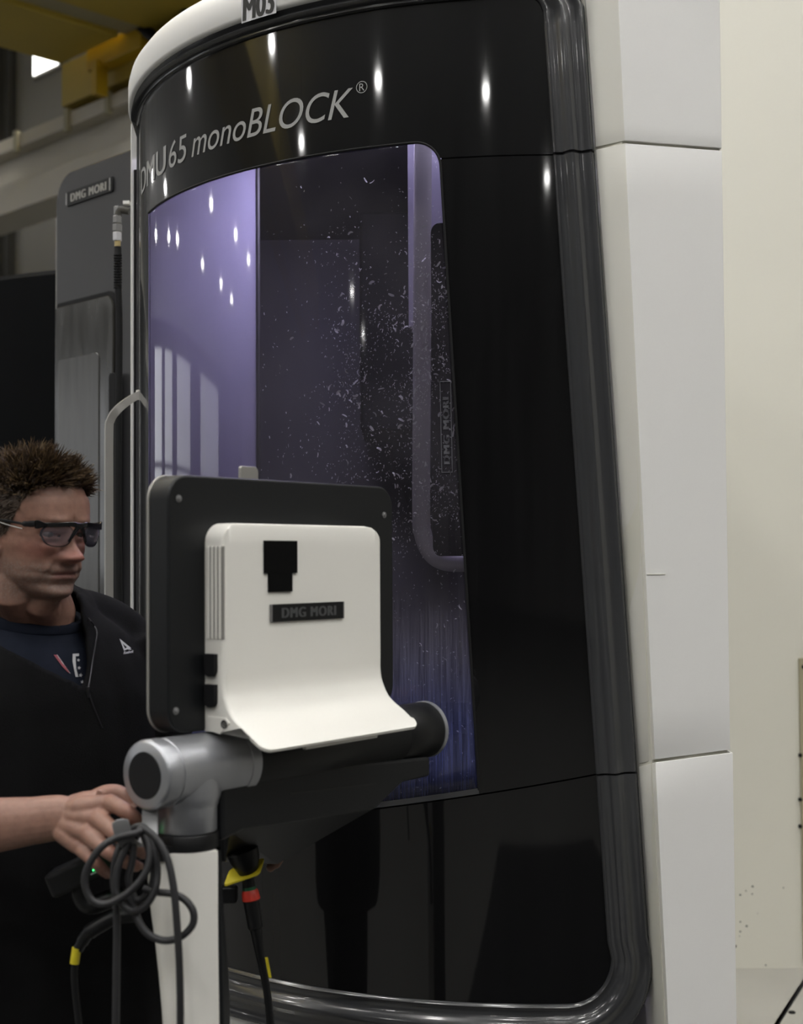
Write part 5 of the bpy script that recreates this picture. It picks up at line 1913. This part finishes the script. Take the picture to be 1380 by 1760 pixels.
# ---- clothes
TEE = [(0.98, 0.0, 0.175, 0.125), (1.10, 0.012, 0.180, 0.135), (1.22, 0.012, 0.188, 0.132), (1.32, 0.010, 0.192, 0.122), (1.39, 0.006, 0.185, 0.106), (1.43, 0.002, 0.155, 0.092), (1.455, -0.002, 0.115, 0.083), (1.472, -0.004, 0.088, 0.076)]
rows = []
for z, cf, hw, hd in TEE:
    row = []
    for k in range(56):
        t = 2 * PI * k / 56
        c, s = math.cos(t), math.sin(t)
        zz = z - (0.020 * max(0, c) - 0.012 * max(0, -c)) * smoothstep(1.40, 1.47, z)
        row.append(BODY(hw * math.copysign(abs(s) ** (2 / 2.3), s), cf + hd * math.copysign(abs(c) ** (2 / 2.3), c), zz))
    rows.append(row)
tee = obj('t_shirt', *grid_vf(rows, close_v=True), M_tee, man, angle=180)
col_ring = [rows[-1][k] + EZ * 0.002 for k in range(56)] + [rows[-1][0] + EZ * 0.002]
obj('collar', *tube_vf(col_ring, 0.0075, 8, caps=False, squash=1.4), M_tee, tee)

hoodie_parts = [loft([(0.74, 0.02, 0.225, 0.160), (0.80, 0.02, 0.238, 0.170), (0.90, 0.018, 0.238, 0.172), (1.0, 0.016, 0.232, 0.170), (1.12, 0.016, 0.226, 0.162), (1.25, 0.012, 0.222, 0.150), (1.34, 0.010, 0.226, 0.138), (1.40, 0.006, 0.216, 0.122),
                      (1.445, 0.0, 0.180, 0.106), (1.475, -0.008, 0.130, 0.096), (1.500, -0.012, 0.100, 0.090), (1.52, -0.016, 0.088, 0.084)], nn=2.3),
                tube_vf(spline([SHR + EZ * 0.01, (SHR + ELR) / 2 + Vector((-0.012, 0.024, 0)), ELR + (ELR - WRR) * 0.03], 5), list(np.linspace(0.084, 0.072, 11)), 24),
                tube_vf([ELR + (ELR - WRR) * 0.10, ELR.lerp(WRR, 0.15), ELR.lerp(WRR, 0.34)], [0.066, 0.066, 0.056], 24),
                tube_vf(spline([SHL + EZ * 0.012, (SHL + ELL) / 2 + tl_ * 0.012, ELL], 5), list(np.linspace(0.086, 0.070, 11)), 24),
                tube_vf([ELL - (WRL - ELL) * 0.05, ELL.lerp(WRL, 0.45), ELL.lerp(WRL, 0.75)], [0.066, 0.058, 0.047], 24)]
for s in (1, -1):
    hoodie_parts.append(tube_vf(spline([BODY(s * 0.04, -0.03, 1.475), BODY(s * 0.11, -0.025, 1.468), BODY(s * 0.18, -0.015, 1.435), BODY(s * 0.215, -0.01, 1.39)], 5), list(np.interp(np.linspace(0, 3, 16), range(4), [0.050, 0.056, 0.066, 0.07])), 20))
# hood lying round the neck
hood_path = [BODY(0.078, 0.045, 1.475), BODY(0.098, 0.0, 1.500), BODY(0.090, -0.06, 1.512), BODY(0.05, -0.105, 1.50), BODY(0, -0.125, 1.485), BODY(-0.05, -0.105, 1.50), BODY(-0.09, -0.06, 1.505), BODY(-0.105, 0.0, 1.485), BODY(-0.10, 0.05, 1.46)]
hoodie_parts.append(tube_vf(spline(hood_path, 5), [0.014] + [0.024] * 8 + [0.034] * 23 + [0.026] * 8 + [0.014], 18))
hm = union(hoodie_parts, 0.0075, 6, 0.6)
bmx = bmesh.new()
bmx.from_mesh(hm)
VP = [(-0.20, 1.62), (-0.175, 1.50), (-0.145, 1.45), (-0.10, 1.418), (-0.05, 1.388), (0.002, 1.362), (0.022, 1.395), (0.032, 1.43), (0.040, 1.47), (0.052, 1.50), (0.056, 1.62)]


def in_poly(x, y, P):
    r = False
    j = len(P) - 1
    for i in range(len(P)):
        if (P[i][1] > y) != (P[j][1] > y) and x < (P[j][0] - P[i][0]) * (y - P[i][1]) / (P[j][1] - P[i][1]) + P[i][0]:
            r = not r
        j = i
    return r


# fabric folds, then the open front
for v in bmx.verts:
    p = v.co
    fold = mnoise.noise(Vector((p.x * 9, p.y * 9, p.z * 4))) * 0.006 + mnoise.noise(Vector((p.x * 22, p.y * 22, p.z * 9))) * 0.0025
    v.co = p + v.normal * fold
kill = []
rim_pt = []
for f in bmx.faces:
    c = f.calc_center_median() - TO
    a, ff, z = c.dot(tl_), c.dot(tf), c.z
    if (ff > -0.01 and in_poly(a, z, VP)) or (z > 1.495 and math.hypot(a, ff + 0.012) < 0.085) or (z > 1.515 and math.hypot(a, ff + 0.016) < 0.07):
        kill.append(f)
bmesh.ops.delete(bmx, geom=kill, context='FACES')
for _ in range(3):
    bv = [v for v in bmx.verts if v.is_boundary]
    new = {}
    for v in bv:
        nb_ = [e.other_vert(v) for e in v.link_edges if e.is_boundary]
        if len(nb_) == 2:
            new[v] = v.co * 0.4 + (nb_[0].co + nb_[1].co) * 0.3
    for v, c in new.items():
        v.co = c
bmx.to_mesh(hm)
BV_H = BVHTree.FromBMesh(bmx)
bmx.free()
hoodie = put_mesh('hoodie', hm, M_fleece, man)
s_ = hoodie.modifiers.new('thickness', 'SOLIDIFY')
s_.thickness = 0.006
s_.offset = -1
tb = bmesh.new()
tb.from_mesh(tee.data)
for v in tb.verts:
    v.co += WLOC[man.name]
BV_T = BVHTree.FromBMesh(tb)
tb.free()


def hit(bv, x, y, lift=0.0015):
    d = ray(x, y).normalized()
    h, n, _, _ = bv.ray_cast(CAM, d)
    if h is None:
        return None
    return h - d * lift


def decal(bv, polys, div=4, lift=0.0015):
    """flat print: px triangles/quads laid on the cloth"""
    V, Fc = [], []
    for q in polys:
        if len(q) == 3:
            q = [q[0], q[1], q[2], q[2]]
        g = []
        ok = True
        for i in range(div + 1):
            row = []
            for j in range(div + 1):
                u, v = i / div, j / div
                x = (q[0][0] * (1 - u) + q[1][0] * u) * (1 - v) + (q[3][0] * (1 - u) + q[2][0] * u) * v
                y = (q[0][1] * (1 - u) + q[1][1] * u) * (1 - v) + (q[3][1] * (1 - u) + q[2][1] * u) * v
                p = hit(bv, x, y, lift)
                ok = ok and p is not None
                row.append(p)
            g.append(row)
        if ok:
            v_, f_ = grid_vf(g)
            m_ = len(V)
            V += v_
            Fc += [tuple(k + m_ for k in f) for f in f_]
    return V, Fc


c7 = lambda x, y: (80 + x / 6.9, 1020 + y / 6.9)
lg = [[c7(865, 535), c7(888, 565), c7(932, 655), c7(912, 660)], [c7(865, 535), c7(1005, 648), c7(975, 655), c7(885, 580)],
      [c7(912, 665), c7(955, 638), c7(958, 662), c7(918, 678)], [c7(955, 638), c7(1008, 662), c7(1000, 668), c7(958, 662)]]
tv, tfs = text_vf('Reebok', 0.03)
tvx = []
okt = True
for x, y, _ in tv:
    px = 80 + (920 + 118 * x + 8 * y - 8) / 6.9
    py = 1020 + (722 - 20 * x - 36 * y) / 6.9
    p = hit(BV_H, px, py)
    okt = okt and p is not None
    tvx.append(p)
lp_ = decal(BV_H, lg)
if lp_[0]:
    obj('chest_logo', *merge(lp_, *([(tvx, tfs)] if okt else [])), M_whiteprint, hoodie, smooth=False, label='white triangular chest logo with tiny word')
rd = decal(BV_T, [[c7(85, 728), c7(122, 728), c7(235, 880), c7(190, 870)], [c7(190, 870), c7(235, 880), c7(280, 950), c7(250, 930)]])
if rd[0]:
    obj('print', *rd, M_redprint, tee, smooth=False, label='red diagonal stripe')
wt_ = [[c7(118, 726), c7(128, 726), c7(285, 950), c7(272, 945)], [c7(310, 716), c7(385, 712), c7(385, 742), c7(310, 748)], [c7(310, 740), c7(346, 740), c7(346, 800), c7(308, 800)],
       [c7(308, 800), c7(346, 800), c7(352, 890), c7(324, 890)], [c7(324, 890), c7(352, 890), c7(378, 990), c7(345, 990)]]
for sx, sy, sr in ((378, 790, 22), (387, 882, 25), (404, 970, 27), (424, 1050, 24), (440, 1120, 24)):
    for k in range(5):
        a0 = -PI / 2 + 2 * PI * k / 5 + 0.2
        P_ = [(sx + sr * r * math.cos(a0 + d), sy + sr * r * math.sin(a0 + d)) for r, d in ((0, 0), (0.42, -PI / 5), (1, 0), (0.42, PI / 5))]
        wt_.append([c7(*p) for p in P_])
wd_ = decal(BV_T, wt_, 3)
if wd_[0]:
    obj('print', *wd_, M_whiteprint, tee, smooth=False, label='white bracket and stars')
zp = [hit(BV_H, *c7(x, y), 0.001) for x, y in ((430, 220), (500, 300), (570, 390), (598, 470), (588, 560), (572, 650), (550, 780), (530, 920), (510, 1040), (500, 1140), (545, 1310), (600, 1450), (660, 1600))]
zp = [p for p in zp if p is not None]
if len(zp) > 3:
    # keep only points in one smooth run
    obj('zip', *tube_vf(spline(zp, 6), 0.0014, 6), M_zip, hoodie)
    sl_ = hit(BV_H, *c7(492, 1150), 0.004)
    if sl_ is not None:
        obj('zip_slider', *tube_vf([sl_ + EZ * 0.006, sl_, sl_ - EZ * 0.012], [0.003, 0.0035, 0.002], 8), M_zip, hoodie)

# trousers and shoes
trs = [loft([(0.80, 0, 0.185, 0.125), (0.88, 0, 0.19, 0.13), (0.95, 0, 0.18, 0.125)])]
for s in (1, -1):
    trs.append(tube_vf(spline([BODY(s * 0.095, 0, 0.86), BODY(s * 0.11, 0.02, 0.50), BODY(s * 0.12, 0.0, 0.09)], 6), list(np.linspace(0.112, 0.064, 13)), 24))
put_mesh('trousers', union(trs, 0.01, 3), M_trousers, man)
for s in (1, -1):
    sh = []
    for f, w, z0, h in ((-0.09, 0.02, 0.0, 0.05), (-0.08, 0.036, 0, 0.085), (-0.03, 0.042, 0, 0.10), (0.03, 0.044, 0, 0.085), (0.09, 0.05, 0, 0.06), (0.15, 0.044, 0, 0.045), (0.18, 0.02, 0.005, 0.03)):
        sh.append([BODY(s * 0.12 + w * math.cos(a), f, z0 + (h * (0.5 + 0.5 * math.sin(a)))) for a in [2 * PI * k / 16 for k in range(16)]])
    v, f = grid_vf(sh, close_v=True)
    obj('shoe', v, f + [tuple(range(16)), tuple(range(len(v) - 16, len(v)))], M_rubber, man)

# ---- safety glasses
gls = thing('safety_glasses', 'black half rim safety glasses with clear lenses worn by the operator', 'glasses', HEAD(0, 0.11, 0))
GZ = 0.004
gc = lambda x: 0.1085 - 5.0 * x * x - 0.006 * math.exp(-(x / 0.012) ** 2) * 0 + 0.0


def gpt(x, z, dy=0.0):
    return HEAD(x * HS, (gc(x) + dy - 0.10 * max(0, -z) * 0.4) * HS, (z + GZ) * HS)


brow = []
for i in range(41):
    x = -0.070 + 0.140 * i / 40
    z = 0.0135 + 0.002 * math.cos(x / 0.070 * PI) - 0.0035 * math.exp(-(x / 0.010) ** 2)
    hgt = 0.0035 + 0.0035 * smoothstep(0.058, 0.068, abs(x)) + 0.0012 * math.exp(-(x / 0.014) ** 2)
    brow.append([gpt(x, z + hgt, 0.0015), gpt(x, z + hgt, 0.005), gpt(x, z - hgt, 0.0055), gpt(x, z - hgt, 0.0010)])
V, fs = grid_vf(brow, close_v=True)
obj('frame', V, fs + [(0, 1, 2, 3), tuple(range(len(V) - 4, len(V)))], M_blackglass, gls, bevel=0.0008)
for s in (1, -1):
    br_ = [gpt(s * x, z, dy) for x, z, dy in ((0.004, 0.010, 0.004), (0.0085, 0.003, 0.003), (0.0135, -0.006, 0.0025), (0.018, -0.0145, 0.002))]
    obj('nose_bridge', *tube_vf(spline(br_, 5), list(np.linspace(0.004, 0.0022, 16)), 8), M_blackglass, gls)
    ol = []
    for k in range(48):
        t = 2 * PI * k / 48
        c, s2 = math.cos(t), math.sin(t)
        lx = 0.0365 + 0.0265 * math.copysign(abs(c) ** 0.75, c)
        lz = -0.005 + 0.0185 * math.copysign(abs(s2) ** 0.8, s2)
        if lz < -0.005:
            lx = 0.0365 + (lx - 0.0365) * (0.92 - 0.10 * (-0.005 - lz) / 0.0185)
        ol.append((s * lx, lz))
    rows = []
    for r in (1.0, 0.75, 0.5, 0.25, 0.02):
        rows.append([gpt(s * 0.0365 + (x - s * 0.0365) * r, -0.005 + (z + 0.005) * r, 0.003) for x, z in ol])
    rows_b = [[p - hfw * 0.0018 for p in row] for row in rows[::-1]]
    V, fs = grid_vf(rows + rows_b, close_v=True)
    for i in range(48):
        fs.append((i, (i + 1) % 48, len(V) - 48 + (i + 1) % 48, len(V) - 48 + i))
    obj('lens', V, fs, M_lens, gls, angle=180)
    low_e = [gpt(x, z, 0.0022) for x, z in ol if z < -0.004]
    low_e.sort(key=lambda p: (p - HO).dot(hl))
    obj('lens_edge', *tube_vf(low_e, 0.0009, 6), M_chrome if False else clear_material('lens_rim', (0.5, 0.5, 0.52), 0.15, 1.9), gls)
    tp_ = [gpt(s * 0.0685, 0.012, 0.0), HEAD(s * 0.0755, 0.066, 0.014), HEAD(s * 0.0790, 0.035, 0.015), HEAD(s * 0.0815, 0.005, 0.015), HEAD(s * 0.084, -0.025, 0.013), HEAD(s * 0.083, -0.055, 0.002)]
    obj('temple', *tube_vf(spline(tp_, 6), [0.0052] * 4 + [0.0046] * 3 + [0.0022] * 24, 8, squash=0.6, up=hup), M_blackplastic, gls)
    t2 = [HEAD(s * 0.0765, 0.064, 0.006), HEAD(s * 0.0795, 0.035, 0.0085), HEAD(s * 0.082, 0.008, 0.012)]
    obj('temple_wire', *tube_vf(t2, 0.0008, 6), M_handle, gls)
